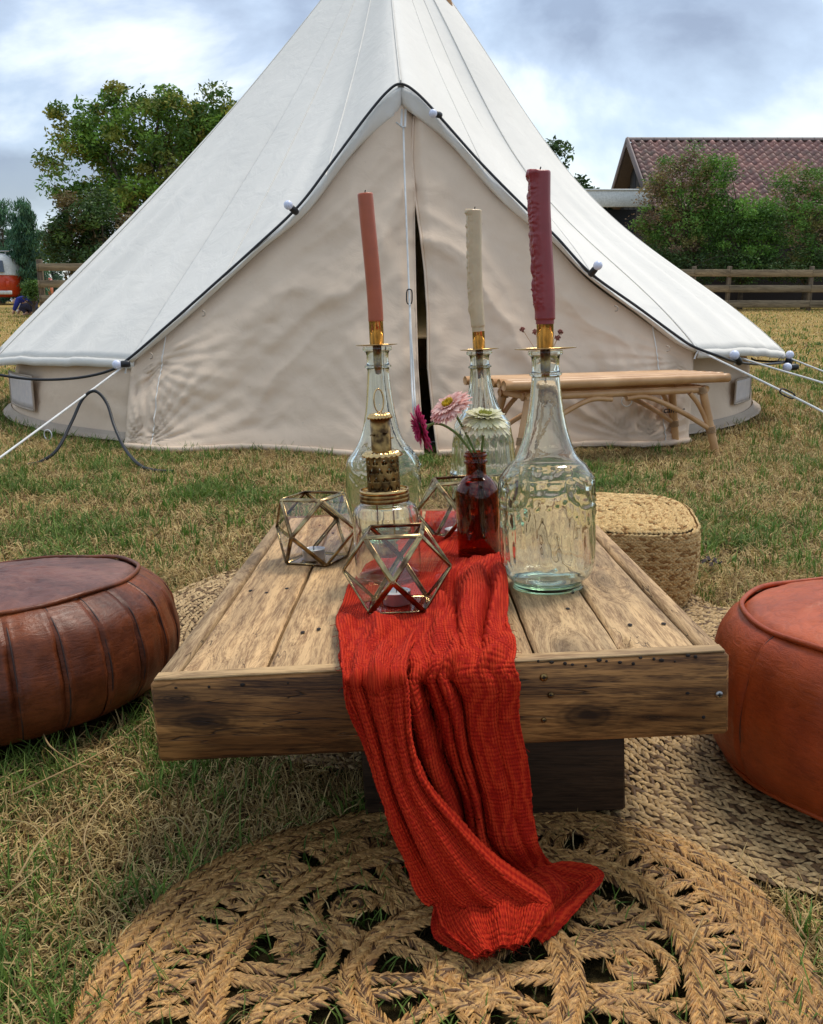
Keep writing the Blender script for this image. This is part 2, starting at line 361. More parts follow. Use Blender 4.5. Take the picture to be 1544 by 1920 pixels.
M['stem'] = simple('flower stem', (0.16, 0.26, 0.05), 0.5, c2=(0.11, 0.19, 0.035))
M['sepal'] = simple('sepal', (0.05, 0.12, 0.03), 0.6)
M['white_paint'] = simple('white paint', (0.72, 0.74, 0.72), 0.4)
M['bus_red'] = simple('orange red paint', (0.62, 0.06, 0.015), 0.3)
M['dark_glass'] = simple('dark window glass', (0.10, 0.13, 0.17), 0.1)
M['dark'] = simple('dark boards', (0.02, 0.022, 0.026), 0.8)
M['tile'] = simple('roof tile', (0.44, 0.24, 0.20), 0.6, c2=(0.27, 0.15, 0.13), scale=2.2, bs=0.3, bscale=20, bd=0.01, rnd=True)
m, t, b = M['tile'], M['tile'].node_tree, M['tile'].node_tree.nodes['Principled BSDF']; src = b.inputs['Base Color'].links[0].from_socket; oi = N(t, 'ShaderNodeObjectInfo'); gco = N(t, 'ShaderNodeNewGeometry')
moss = ramp(t, noise(t, gco.outputs['Position'], 1.1, 5.0, 0.65), [(0.48, 0.0), (0.68, 0.75)]); cc_ = mix(t, 1.0, src, ramp(t, oi.outputs['Random'], [(0.0, (0.72, 0.72, 0.75)), (1.0, (1.25, 1.15, 1.1))]), 'MULTIPLY'); t.links.new(mix(t, moss, cc_, (0.17, 0.15, 0.11)), b.inputs['Base Color'])
M['verge'] = simple('verge board', (0.20, 0.15, 0.14), 0.7)
M['brickwall'] = simple('house wall', (0.045, 0.035, 0.035), 0.9)
M['blue_cloth'] = simple('blue jacket', (0.02, 0.035, 0.28), 0.8)
M['skin'] = simple('skin', (0.55, 0.33, 0.25), 0.6)
M['hair'] = simple('dark hair', (0.03, 0.02, 0.015), 0.6)
M['jeans'] = simple('dark trousers', (0.03, 0.03, 0.06), 0.9)
M['terracotta'] = simple('ceramic', (0.30, 0.24, 0.2), 0.6)
# red gauze
m, t, b = newmat('red gauze'); M['gauze'] = m
uvn = N(t, 'ShaderNodeTexCoord'); mp_ = N(t, 'ShaderNodeMapping'); t.links.new(uvn.outputs['UV'], mp_.inputs[0])
wv = N(t, 'ShaderNodeTexWave', Scale=1.0, Distortion=2.2, Detail=3.0); wv.bands_direction = 'Y'; wv.inputs['Detail Scale'].default_value = 1.2
wu = N(t, 'ShaderNodeTexWave', Scale=1.0, Distortion=1.6, Detail=3.0); wu.bands_direction = 'X'
mp_.inputs['Scale'].default_value = (15.0, 34.0, 1); t.links.new(mp_.outputs[0], wv.inputs[0])
mq = N(t, 'ShaderNodeMapping'); t.links.new(uvn.outputs['UV'], mq.inputs[0]); mq.inputs['Scale'].default_value = (21.0, 8.0, 1); t.links.new(mq.outputs[0], wu.inputs[0])
hh = math_(t, 'ADD', math_(t, 'MULTIPLY_ADD', wv.outputs[0], 0.26, 0.16), math_(t, 'MULTIPLY', wu.outputs[0], 0.5))
vv = coords(t); hf = noise(t, vv, 700.0, 3.0)
hh2 = math_(t, 'MULTIPLY_ADD', hf, 0.35, hh)
colr = ramp(t, hh2, [(0.25, (0.23, 0.005, 0.002)), (0.6, (0.37, 0.012, 0.003)), (0.95, (0.50, 0.034, 0.008))])
t.links.new(colr, b.inputs['Base Color']); b.inputs['Roughness'].default_value = 0.85; b.inputs['Specular IOR Level'].default_value = 0.15
bump(t, b, hh2, 0.7, 0.0016)
# ground
m, t, b = newmat('field ground'); M['ground'] = m; v = coords(t)
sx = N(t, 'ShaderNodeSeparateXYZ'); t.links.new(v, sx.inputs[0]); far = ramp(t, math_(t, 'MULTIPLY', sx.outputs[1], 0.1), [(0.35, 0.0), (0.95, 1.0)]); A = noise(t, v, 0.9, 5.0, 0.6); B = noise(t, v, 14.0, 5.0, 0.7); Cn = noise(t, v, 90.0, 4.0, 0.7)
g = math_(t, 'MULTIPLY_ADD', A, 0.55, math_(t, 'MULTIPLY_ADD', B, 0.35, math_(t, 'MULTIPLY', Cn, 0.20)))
colr = ramp(t, g, [(0.42, (0.13, 0.16, 0.035)), (0.48, (0.34, 0.26, 0.08)), (0.60, (0.48, 0.34, 0.13))]); colr = mix(t, math_(t, 'MULTIPLY_ADD', far, -0.88, 0.88), colr, (0.038, 0.028, 0.013))  # soil near the camera darkened, shade between the blades put into its colour
colr = mix(t, 0.7, colr, ramp(t, Cn, [(0.32, (0.35, 0.3, 0.25)), (0.6, (1.15, 1.1, 1.0))]), 'MULTIPLY')
t.links.new(colr, b.inputs['Base Color']); b.inputs['Roughness'].default_value = 0.95; b.inputs['Specular IOR Level'].default_value = 0.1
bump(t, b, math_(t, 'ADD', B, Cn), 0.8, 0.03)

# ================================================================== SETTING: ground
def gz(X, Y):
    X = np.asarray(X, float); Y = np.asarray(Y, float)
    k = 0.036
    z = k*2.0*np.log1p(np.exp((Y-8.0)/2.0))-k*0.5*3.0*np.log1p(np.exp((Y-25.5)/3.0))-k*0.4*6.0*np.log1p(np.exp((Y-45)/6.0))
    return z
def gzf(X, Y): return float(gz(X, Y))
ys = np.concatenate([np.linspace(-6, 12, 110), np.linspace(12.3, 60, 90), np.linspace(62, 420, 40)])
xs = np.concatenate([-np.geomspace(300, 6.2, 22), np.linspace(-6, 6, 90), np.geomspace(6.2, 300, 22)])
XX, YY = np.meshgrid(xs, ys, indexing='ij')
ZZ = gz(XX, YY)+(fnoise(XX*2.2, YY*2.2, 3)-0.5)*0.03*sstep(1.2, 3.0, np.hypot(XX-0.1, YY-1.2))-0.012
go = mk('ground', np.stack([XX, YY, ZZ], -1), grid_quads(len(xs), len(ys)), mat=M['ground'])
props(go, kind='structure'); go['label'] = 'dry patchy field of straw coloured and green grass'

# ================================================================== TENT
TC = Vector((-0.19, 6.8, 0)); APEX = Vector((-0.17, 6.8, 3.22))
tent = thing('bell_tent', 'large cream canvas bell tent with an A-shaped door standing on the dry field', 'tent', (TC.x, TC.y, 0))
# opening edge, left foot -> peak -> right foot (photo measurements turned into points on the leaning door frame)
def dpt(px, py):
    f = (672-py)/512.0; return np.array(at(px, py, 4.55+0.30*max(0, min(1, f))))
LE = [dpt(*p) for p in [(242, 676), (320, 610), (400, 540), (480, 469), (560, 396), (622, 316), (690, 224), (725, 183), (752, 163)]]
RE = [dpt(*p) for p in [(1308, 655), (1272, 637), (1197, 583), (1107, 518), (1042, 448), (987, 398), (902, 313), (822, 222), (780, 178), (752, 163)]]
LEs = resample(catmull(LE, 90), 64); REs = resample(catmull(RE, 90), 64)
# eave round the back, right foot -> back -> left foot
aL = math.atan2(LEs[0][1]-TC.y, LEs[0][0]-TC.x); aR = math.atan2(REs[0][1]-TC.y, REs[0][0]-TC.x)
aL2 = aL % (2*math.pi); aR2 = aR
nE = 200; th = np.linspace(aR2, aL2-0 if aL2 > aR2 else aL2+2*math.pi, nE)
rL = np.hypot(*(LEs[0][:2]-np.array(TC[:2]))); rR = np.hypot(*(REs[0][:2]-np.array(TC[:2])))
s_ = np.linspace(0, 1, nE)
guyp = np.linspace(0, 1, 11)     # guy points along the eave
gph = (s_*10) % 1.0; scal = np.sin(gph*math.pi)
rE = 2.62+(rR-2.62)*np.exp(-s_*14)+(rL-2.66)*np.exp(-(1-s_)*14)+0.06*(1-scal)*(s_ > 0.04)*(s_ < 0.97)
rE += 0.02*np.exp(-((s_-0.1)/0.025)**2)
zE = 0.36+(REs[0][2]-0.36)*np.exp(-s_*9)+(LEs[0][2]-0.36)*np.exp(-(1-s_)*9)+0.02*scal
EB = np.stack([TC.x+rE*np.cos(th), TC.y+rE*np.sin(th), zE], 1)
def roof_panel(E, name, wr=0.0, seed=1, nT=70, wave=None):
    n = len(E); T = np.linspace(0, 1, nT)**0.9; A = np.array(APEX)
    P = A[None, None]+(E[:, None]-A[None, None])*T[None, :, None]
    sgx = sstep(0.4, 1.7, E[:, 0]-TC.x)[:, None]; sag = -0.055*(np.sin(math.pi*T)**1.2)[None]-0.125*sgx*(np.sin(math.pi*T**1.35)**2.0)[None]; rad_ = E[:, None, :2]-A[None, None, :2]; nr = rad_/np.linalg.norm(rad_, axis=2)[..., None]
    u = np.arange(n)[:, None]/n
    wr_ = (fnoise(u*n/7.0+T[None]*2, T[None]*1.2+u*3, seed)-0.5)*wr*(sstep(0.35, 1.0, T)[None])
    if wave is not None: wr_ = wr_+wave(u, T[None])
    d = (sag+wr_*np.sin(np.linspace(0, 1, n)*math.pi)[:, None]**0.5)
    P[..., :2] += nr*d[..., None]; P[..., 2] += d*0.8
    return P
panels = []
def add_roof(E, name, **kw):
    P = roof_panel(E, name, **kw); q = grid_quads(P.shape[0], P.shape[1])
    o = mk(name, P, q, mat=M['roof_canvas'], parent=tent); s = o.modifiers.new('thick', 'SOLIDIFY'); s.thickness = 0.004; s.offset = 0
    return P
def cw(u, T): return 0.022*np.sin(u*42+T*3)*sstep(0.55, 1.0, T)*np.exp(-((u-0.85)/0.14)**2)
allE = np.vstack([LEs[:-1], REs[::-1][:-1], EB])      # closed perimeter
cuts = [0, 63, 126]+[126+int(round(k*nE/10)) for k in range(1, 10)]+[126+nE-1]
Pl = add_roof(LEs, 'roof_panel', wr=0.03, seed=4)
Pr = add_roof(REs, 'roof_panel', wr=0.03, seed=9)
bk = []
for k in range(10):
    a_ = int(round(k*(nE-1)/10)); b_ = int(round((k+1)*(nE-1)/10))
    bk.append(add_roof(resample(EB[a_:b_+1], 36), 'roof_panel', wr=0.05 if k in (0, 9, 8, 1) else 0.02, seed=20+k,
        wave=(lambda u, T: 0.014*np.sin(u*26+T*4+1)*sstep(0.5, 0.85, T)*sstep(1.0, 0.9, T)) if k in (0, 9) else None))
# seams: raised welts down the panel joints
def seam(Pth, r=0.0032):
    mb = MB(); tube(mb, Pth+np.array([0, -0.004, 0.003]), r, 6); return mb.build('seam', M['roof_canvas'], tent)
for P in bk: seam(P[0])
seam(bk[-1][-1]); seam(Pl[20]); seam(Pl[44]); seam(Pr[20]); seam(Pr[44]); seam(Pl[-1])
# hem along the eaves (a doubled strip of canvas)
hemP = np.vstack([P[:-1, -1] for P in bk]+[bk[-1][-1:, -1]]); nE2 = len(hemP); hv = []
for k, (dz, dr) in enumerate([(0.002, 0.001), (-0.018, 0.007), (-0.042, 0.004)]):
    q_ = hemP.copy(); nr = q_[:, :2]-np.array(TC[:2]); nr /= np.linalg.norm(nr, axis=1)[:, None]; q_[:, :2] += nr*dr; q_[:, 2] += dz; hv.append(q_)
hv = np.stack(hv, 1); o = mk('eave_hem', hv, grid_quads(nE2, 3), mat=M['roof_canvas'], parent=tent); o.modifiers.new('t', 'SOLIDIFY').thickness = 0.003
# lip of canvas hanging inside the door opening
def lip(E, inward, name, wob):
    n = len(E); f = np.linspace(0, 1, n); cols = []
    wd = 0.013+0.078*np.exp(-((1-f)/0.16)**2)+0.006*np.sin(f*9+wob)+0.022*np.exp(-((f-0.62)/0.14)**2)
    Tn = np.gradient(E, axis=0); Tn /= np.linalg.norm(Tn, axis=1)[:, None]
    nd = np.stack([Tn[:, 2]*inward, 0*f, -Tn[:, 0]*inward], 1); nd[-1] = (0, 0, -1); nd[-2] = nd[-2]*0.3+np.array([0, 0, -0.7]); nd[-4:-2] = nd[-4:-2]*0.6+np.array([0, 0, -0.4]); nd /= np.linalg.norm(nd, axis=1)[:, None]
    for k in range(6):
        h = k/5.0; cols.append(E+nd*(wd*h)[:, None]+np.array([0, -0.012, 0])+np.array([0, 1, 0])*(0.035*h*h+0.006*np.sin(f*40+k))[:, None])
    P = np.stack(cols, 1); o = mk(name, P, grid_quads(n, 6), mat=M['roof_canvas'], parent=tent); o.modifiers.new('t', 'SOLIDIFY').thickness = 0.003; return P
lipL = lip(LEs, 1, 'door_lip', 0.0); lipR = lip(REs, -1, 'door_lip', 2.0)
# pole spike and washer at the peak of the door frame
mb = MB(); pk = LEs[-1]; tube(mb, [pk+[0, 0.01, -0.02], pk+[0, 0.01, 0.035]], [0.004, 0.003], 8); mb.build('pole_spike', M['steel'], tent)
V, q = lathe_np([(0.004, 0), (0.018, 0), (0.018, 0.003), (0.004, 0.003)], 20, close=True); mk('washer', V+pk+np.array([0, 0, 0.004]), q, mat=M['steel'], parent=tent)
# walls
RB = 2.50
def wallz(f, k): return f
nW = 220; thw = np.linspace(th[0], th[-1], nW); Zs = np.linspace(0, 1, 16); sw = np.linspace(0, 1, nW)
WT = np.stack([TC.x+(RB-0.03)*np.cos(thw), TC.y+(RB-0.03)*np.sin(thw)], 1)
ztop = np.interp(sw, s_, zE)-0.01
WP = np.zeros((nW, 16, 3))
for j, f in enumerate(Zs):
    bul = 0.02*math.sin(f*math.pi)+0.03*(1-f)
    wrk = (fnoise(sw*60+f*5, sw*0+f*2.5, 33)-0.5)*0.05*math.sin(f*math.pi)
    rr = RB+bul+wrk+0.04*(1-f)**3
    WP[:, j, 0] = TC.x+rr*np.cos(thw); WP[:, j, 1] = TC.y+rr*np.sin(thw); WP[:, j, 2] = 0.03+(ztop-0.03)*f
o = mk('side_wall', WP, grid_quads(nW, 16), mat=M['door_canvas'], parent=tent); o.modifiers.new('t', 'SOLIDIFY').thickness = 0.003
def skirt(Pth, name, out=0.09, seed=2, nrm=None):
    n = len(Pth); cols = []
    if nrm is None: nrm = Pth[:, :2]-np.array(TC[:2]); nrm = nrm/np.linalg.norm(nrm, axis=1)[:, None]
    for k, (o_, z_) in enumerate([(0.0, 0.05), (0.02, 0.028), (0.3, 0.014), (0.7, 0.010), (1.0, 0.004)]):
        q_ = Pth.copy(); w_ = out*o_*(0.75+0.5*fnoise(np.arange(n)*0.12, 0*np.arange(n), seed)); q_[:, :2] += nrm*w_[:, None]
        q_[:, 2] = z_+gz(q_[:, 0], q_[:, 1])+0.012*(fnoise(np.arange(n)*0.5, np.full(n, k*0.7), seed+5))*(k > 0); cols.append(q_)
    P = np.stack(cols, 1); o = mk(name, P, grid_quads(n, 5), mat=M['skirt'], parent=tent); o.modifiers.new('t', 'SOLIDIFY').thickness = 0.003
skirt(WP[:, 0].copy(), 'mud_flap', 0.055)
# door: two flaps with a dark gap
def door_flap(top, bot, name, seed, sgn):
    n, mV = 110, 90
    T_ = resample(top, n); B_ = resample(bot, n); f = np.linspace(0, 1, mV)[None, :, None]
    P = T_[:, None]*(1-f)+B_[:, None]*f
    u = np.linspace(0, 1, n)[:, None]; v = np.linspace(0, 1, mV)[None]
    P[..., 1] -= 0.05*np.sin(v*math.pi*0.5)**1.5*(1-v)*1.1
    X, Z = P[..., 0], P[..., 2]; d1 = X*sgn*0.75+Z*0.66; d2 = -X*sgn*0.66+Z*0.75
    wa_ = fnoise(X*1.7+2, Z*1.7, seed+50)*0.55; wb_ = fnoise(X*4.1, Z*4.1+3, seed+51)*0.12; n1_ = fnoise(d1*0.8+wa_*2+3, d2*3.3+wa_*2.2+wb_*2, seed, 2); n2_ = fnoise(d1*1.7+wb_*4, d2*8.3+wa_*3, seed+3, 2); wr = ((1-np.abs(2*n1_-1))**1.6-0.6)*0.055+((1-np.abs(2*n2_-1))**2-0.5)*0.020+(fnoise(X*14+Z*6, Z*20, seed+9, 2)-0.5)*0.014
    for (ax_, az_, am, kk) in ((-1.28 if sgn > 0 else 1.10, 0.03, 0.016, 9.0), (-0.02, 0.04, 0.008, 8.0), (-1.35 if sgn > 0 else 1.42, 0.42, 0.010, 11.0)):
        rx_, rz_ = X-ax_, Z-az_; r_ = np.hypot(rx_, rz_); ph_ = np.arctan2(rz_, rx_); wr = wr+am*(1-2*np.abs(((ph_*kk/2+1.3*fnoise(r_*2.2, ph_*1.5, seed+21)) % 1.0)-0.5)*2)*np.exp(-r_/0.42)*sstep(0.0, 0.08, r_)
    P[..., 1] -= wr*sstep(0.02, 0.3, v)*sstep(1.0, 0.90, v)*sstep(0, 0.03, u)
    lo = sstep(0.88, 0.97, v); P[..., 1] -= lo*0.02
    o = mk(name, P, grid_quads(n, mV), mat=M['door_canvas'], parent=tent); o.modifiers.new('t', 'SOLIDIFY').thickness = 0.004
    return P
inset = lambda E, Y: E+np.array([0, Y, -0.015])
LT = inset(LEs, 0.05); RT = inset(REs, 0.05)
def gp(px, py, z=0.02):
    p = onground(px, py, z); return np.array(p)
botL = catmull([gp(236, 836), gp(330, 843), gp(450, 838), gp(560, 842), gp(650, 850), gp(720, 852), gp(793, 850)], 60)
botR = catmull([gp(1290, 826), gp(1240, 832), gp(1190, 834), gp(1130, 832), gp(1050, 836), gp(940, 845), gp(822, 850)], 60)
pkL = np.array(at(771, 214, 4.91)); pkR = np.array(at(776, 218, 4.90))
topL = np.vstack([LT[LT[:, 0] < pkL[0]-0.02], pkL]); topR = np.vstack([RT[RT[:, 0] > pkR[0]+0.02], pkR])
# right edge of the left flap is straight; left edge of the right flap bows away so that a dark gap opens
DL = door_flap(topL, botL, 'door_flap', 40, 1.0)
nF = 110; 
def bow(P, pts):
    vv_ = np.linspace(0, 1, P.shape[1]); zz = P[-1, :, 2]
    for j in range(P.shape[1]):
        yy = np.interp(vv_[j], [0, 1], [215, 850]); tx = np.interp(yy, [p[1] for p in pts], [p[0] for p in pts])
        tgt = at(tx, yy, P[-1, j, 1]); dx = tgt.x-P[-1, j, 0]; wgt = np.linspace(0, 1, P.shape[0])**3
        P[:, j, 0] += dx*wgt
    return P
bpy.data.objects.remove(tent.children[-1]) if False else None
def rebuild(o, P):
    V = P.reshape(-1, 3)-np.array(origin(tent)); o.data.vertices.foreach_set('co', V.astype(np.float32).ravel()); o.data.update()
DLo = [o for o in tent.children if o.name.startswith('door_flap')][-1]
rebuild(DLo, bow(DL, [(771, 214), (776, 300), (777, 430), (779, 560), (783, 700), (794, 850)]))
DR = door_flap(topR, botR, 'door_flap', 47, -1.0)
DRo = [o for o in tent.children if o.name.startswith('door_flap')][-1]
rebuild(DRo, bow(DR, [(776, 218), (773, 300), (779, 380), (789, 450), (797, 520), (802, 600), (803, 700), (812, 780), (822, 850)]))
def strip(P, n0, name):     # rolled hem at the foot of the flap
    mb = MB(); tube(mb, P[:, -1]+np.array([0, -0.012, 0.006]), 0.012+0.006*fnoise(np.arange(len(P))*0.3, np.zeros(len(P)), n0), 8); mb.build(name, M['door_canvas'], tent)
seam(DL[12]+np.array([0, -0.002, 0])); seam(DR[14]+np.array([0, -0.002, 0])); strip(DL, 3, 'foot_hem'); strip(DR, 8, 'foot_hem')
skirt(resample(botL, 80)+np.array([0, 0.02, 0]), 'mud_flap', 0.05, 6, np.tile([0.0, -1.0], (80, 1)))
skirt(resample(botR, 80)+np.array([0, 0.02, 0]), 'mud_flap', 0.07, 7, np.tile([0.0, -1.0], (80, 1)))
# the seam where wall meets flap and the door edge binding
mb = MB(); tube(mb, DL[-1]+np.array([0, -0.003, 0]), 0.005, 6); mb.build('door_binding', M['door_canvas'], tent)
mb = MB(); tube(mb, DR[-1]+np.array([0, -0.003, 0]), 0.006, 6); mb.build('door_binding', M['door_canvas'], tent)
for pts in ([(300, 652), (312, 740), (330, 838)], [(1225, 640), (1195, 740), (1190, 828)]):
    Q = []
    for (a_, b_) in pts:
        Q.append(np.array(at(a_, b_, 4.53-0.09*(b_-650)/190)))
# groundsheet inside
V, q = lathe_np([(0.01, 0.02), (2.45, 0.02)], 48); mk('groundsheet', V+np.array(TC), q, mat=M['groundsheet'], parent=tent)
mb = MB(); tube(mb, [np.array([TC.x, TC.y, 0.02]), np.array(APEX)+[0, 0, 0.1]], 0.02, 10); mb.build('centre_pole', M['steel'], tent)
# wooden tip of the centre pole cap seen behind the roof
V, q = lathe_np([(0.001, -0.10), (0.09, -0.10), (0.10, 0.05), (0.06, 0.09), (0.001, 0.10)], 24); mk('top_cap', V+np.array(APEX)+[0, 0, -0.02], q, mat=M['rattan'], parent=tent)
mb = MB(); pa, pb = Vector(at(834, -14, 6.55)), Vector(at(846, 20, 6.55)); tube(mb, catmull([pa[:], pa.lerp(pb, 0.5)[:], pb[:]], 8), [0.026, 0.028, 0.028, 0.027, 0.026, 0.024, 0.020, 0.012], 12); mb.build('wooden_tip', M['rattan'], tent)
# windows in the side wall
def window(a0, a1, z0, z1):
    aa = np.linspace(a0, a1, 14); zz = np.linspace(z0, z1, 6); P = np.array([[[TC.x+(RB+0.075)*math.cos(a), TC.y+(RB+0.075)*math.sin(a), z] for z in zz] for a in aa])
    o = mk('window', P, grid_quads(14, 6), mat=M['mesh_window'], parent=tent); o.modifiers.new('t', 'SOLIDIFY').thickness = 0.004
    loop = np.vstack([P[:, 0], P[-1, :], P[::-1, -1], P[0, ::-1]]); mb = MB(); tube(mb, loop, 0.006, 6); mb.build('window_binding', M['skirt'], o)
def ang(px, py, z):
    p = onground(px, py, z); return math.atan2(p.y-TC.y, p.x-TC.x)
for s0 in (-1, 1):
    cA = math.radians(-90+s0*52.0) ; window(cA+0.02 if s0 > 0 else cA-0.16, cA+0.16 if s0 > 0 else cA+0.06, 0.13 if s0 > 0 else 0.11, 0.27 if s0 > 0 else 0.30)
# toggle loops on the door and peg rings at its foot
def ring(c, r, tr, name, mt, parent, rot=0.0, axis='y', n=24):
    a = np.linspace(0, 2*math.pi, n+1); cs, sn = np.cos(a)*r, np.sin(a)*r
    P = np.stack([cs*math.cos(rot), 0*a+cs*math.sin(rot), sn], 1) if axis == 'y' else np.stack([cs, sn, 0*a], 1)
    mb = MB(); tube(mb, P+np.array(c), tr, 6, cap=False); return mb.build(name, mt, parent)
for (a_, b_, y_) in ((325, 832, 4.36), (815, 838, 4.34), (1176, 752, 4.42), (90, 815, 4.62)):
    ring(at(a_, b_, y_), 0.026, 0.003, 'peg_loop', M['rope'], tent, rot=random.uniform(-.5, .5))
for (a_, b_, y_) in ((282, 662, 4.50), (380, 582, 4.55), (1153, 573, 4.55), (1250, 648, 4.5)):
    mb = MB(); p = np.array(at(a_, b_, y_)); tube(mb, catmull([p, p+[0.012, -0.01, -0.006], p+[0.012, -0.012, -0.022], p+[0.0, -0.01, -0.026]], 10), 0.004, 6); mb.build('toggle', M['skirt'], tent)
# print on the wall
cu = bpy.data.curves.new('wall_print', 'FONT'); cu.body = 'canvas'; cu.size = 0.042; cu.extrude = 0.0006; cu.shear = 0.25
cu.offset = 0.0006
to = bpy.data.objects.new('tmp', cu); sc.collection.objects.link(to); dg = bpy.context.evaluated_depsgraph_get(); tm = bpy.data.meshes.new_from_object(to.evaluated_get(dg)); bpy.data.objects.remove(to)
tm.materials.append(M['print']); pr = obj('wall_print', tm, tent); pr.location = Vector(at(1244, 774, 4.395))-Vector(tent.location); pr.rotation_euler = (rad(80), 0, rad(8))
# door ties: white rope and tape hanging from the peak, with a slider
DALL = np.vstack([DL.reshape(-1, 3), DR.reshape(-1, 3)])
def fr(px, py):      # a point just in front of the door cloth
    p = at(px, py, 4.7)
    for _ in range(3):
        k_ = (np.abs(DALL[:, 0]-p.x) < 0.05) & (np.abs(DALL[:, 2]-p.z) < 0.05); y_ = DALL[k_, 1].min() if k_.any() else 4.7; p = at(px, py, y_-0.022)
    return p
dr_ = thing('door_rope', 'white guy rope with black slider hanging straight down in front of the tent door', 'rope', fr(768, 560))
mb = MB(); tube(mb, catmull([fr(*p)[:] for p in ((757, 240), (759, 320), (762, 400), (765, 480), (768, 556), (770, 630), (772, 700), (776, 780), (779, 842))], 60), 0.0045, 8); mb.build('rope', M['rope'], dr_)
mb = MB(); tube(mb, catmull([fr(*p)[:] for p in ((769, 572), (772, 640), (776, 700), (780, 780), (784, 842))], 40), 0.0045, 8); mb.build('rope', M['rope'], dr_)
mb = MB(); q1, q2 = fr(754, 240), fr(761, 240); tube(mb, [at(754, 204, q1.y)[:], at(753, 236, q1.y)[:]], 0.006, 6); tube(mb, [at(761, 204, q1.y)[:], at(760, 238, q1.y)[:]], 0.006, 6); tube(mb, [at(743, 229, q1.y)[:], at(755, 238, q1.y)[:], at(762, 237, q1.y)[:]], 0.005, 6); mb.build('webbing_loop', M['rope'], dr_)
def slider(c, L, W, ang_, parent):
    a = np.linspace(0, 2*math.pi, 25); P = np.stack([np.sign(np.cos(a))*np.abs(np.cos(a))**0.6*W, 0*a, np.sign(np.sin(a))*np.abs(np.sin(a))**0.6*L], 1)
    R_ = np.array(Matrix.Rotation(ang_, 3, 'Y')); mb = MB(); tube(mb, P@R_.T+np.array(c), 0.0035, 6, cap=False); mb.build('slider', M['black_rubber'], parent)
slider(fr(768, 556), 0.034, 0.013, 0, dr_)
# guy ropes
def guy(pts, label, sl_at=None, r=0.005):
    g = thing('guy_rope', label, 'rope', pts[0], 'white guy ropes pegging out the tent'); mb = MB(); tube(mb, catmull([p[:] for p in pts], 30), r, 8); mb.build('rope', M['rope'], g)
    mb = MB(); k = np.array(pts[0]); tube(mb, catmull([k+[-.01, 0, 0.01], k+[.012, -.01, 0.0], k+[.0, -.012, -.02], k+[-.008, -.01, -.045]], 14), 0.0045, 6); mb.build('knot', M['rope'], g)
    if sl_at is not None: slider(sl_at[0], 0.036, 0.013, sl_at[1], g)
    return g
guy([at(238, 682, 4.52), at(120, 770, 4.05), at(0, 858, 3.62), at(-60, 902, 3.42)], 'white guy rope running from the left foot of the tent door down to the left')
guy([at(1306, 655, 4.52), at(1420, 710, 4.25), at(1544, 772, 3.98), at(1640, 826, 3.74)], 'white guy rope with black slider running over the grass behind the bench', (at(1477, 738, 4.10), rad(115)))
guy([at(1462, 664, 5.7), at(1544, 696, 5.35), at(1640, 735, 5.0)], 'upper white guy rope leaving the right tent corner beside the bulbs')
guy([at(1380, 668, 5.0), at(1450, 690, 4.8), at(1544, 718, 4.6), at(1640, 752, 4.4)], 'lower white guy rope passing under the bulbs at the right edge')
# string lights
st = thing('string_lights', 'black festoon cable with frosted white bulbs strung over the tent door', 'string lights', at(752, 160, 4.8))
cab = [(-20, 700, 4.6), (60, 711, 4.6), (140, 709, 4.55), (205, 695, 4.5), (242, 672, 4.5), (320, 605, 4.52), (400, 534, 4.57), (480, 462, 4.61), (560, 386, 4.66), (622, 305, 4.71), (690, 214, 4.78), (728, 170, 4.80), (752, 157, 4.80), (780, 172, 4.80), (822, 215, 4.77), (902, 305, 4.71), (987, 391, 4.66), (1042, 442, 4.62), (1107, 511, 4.57), (1197, 576, 4.52), (1272, 631, 4.48), (1304, 651, 4.46), (1350, 668, 4.5), (1385, 679, 4.7), (1430, 683, 5.1), (1478, 679, 5.6), (1485, 680, 5.65)]
mb = MB(); tube(mb, catmull([at(*c)[:] for c in cab], 240), 0.0068, 8); mb.build('cable', M['black_rubber'], st)
mb = MB(); tube(mb, catmull([at(*c)[:] for c in [(1490, 676, 5.6), (1455, 678, 5.55), (1420, 676, 5.7), (1410, 672, 5.9)]], 20), 0.006, 8); mb.build('cable', M['black_rubber'], st)
def bulb(c, d, s=1.0):
    c = Vector(c); d = Vector(d).normalized(); Q = d.to_track_quat('Z', 'Y').to_matrix().to_4x4(); Q.translation = c
    V, q = lathe_np([(0.001, -0.012), (0.014, -0.012), (0.017, 0.0), (0.0165, 0.028), (0.013, 0.034), (0.001, 0.034)], 16); so_ = mk('socket', xf(V*s, Q), q, mat=M['black_rubber'], parent=st)
    a = np.linspace(0, math.pi, 12); prof = [(max(0.001, 0.0225*math.sin(x)), 0.052-0.0225*math.cos(x)) for x in a]; V, q = lathe_np([(0.010, 0.030)]+prof[2:], 20); mk('bulb', xf(V*s, Q), q, mat=M['bulb'], parent=so_)
bulb(at(240, 682, 4.47), (-1, -0.3, -0.05), 1.0); bulb(at(554, 396, 4.66), (-0.5, -0.6, 0.45)); bulb(at(824, 215, 4.76), (-0.8, -0.9, 0.0), 0.9)
bulb(at(1110, 512, 4.55), (0.35, -0.5, 0.55)); bulb(at(1386, 678, 4.68), (-0.6, -0.5, 0.6), 1.1); bulb(at(1478, 682, 5.55), (0, -0.3, 1), 1.1); bulb(at(1492, 688, 5.5), (-1, -0.4, 0.0), 1.2)
pc = thing('power_cable', 'thick black cable looped over the left guy rope and lying in the grass', 'cable', at(178, 735, 4.2))
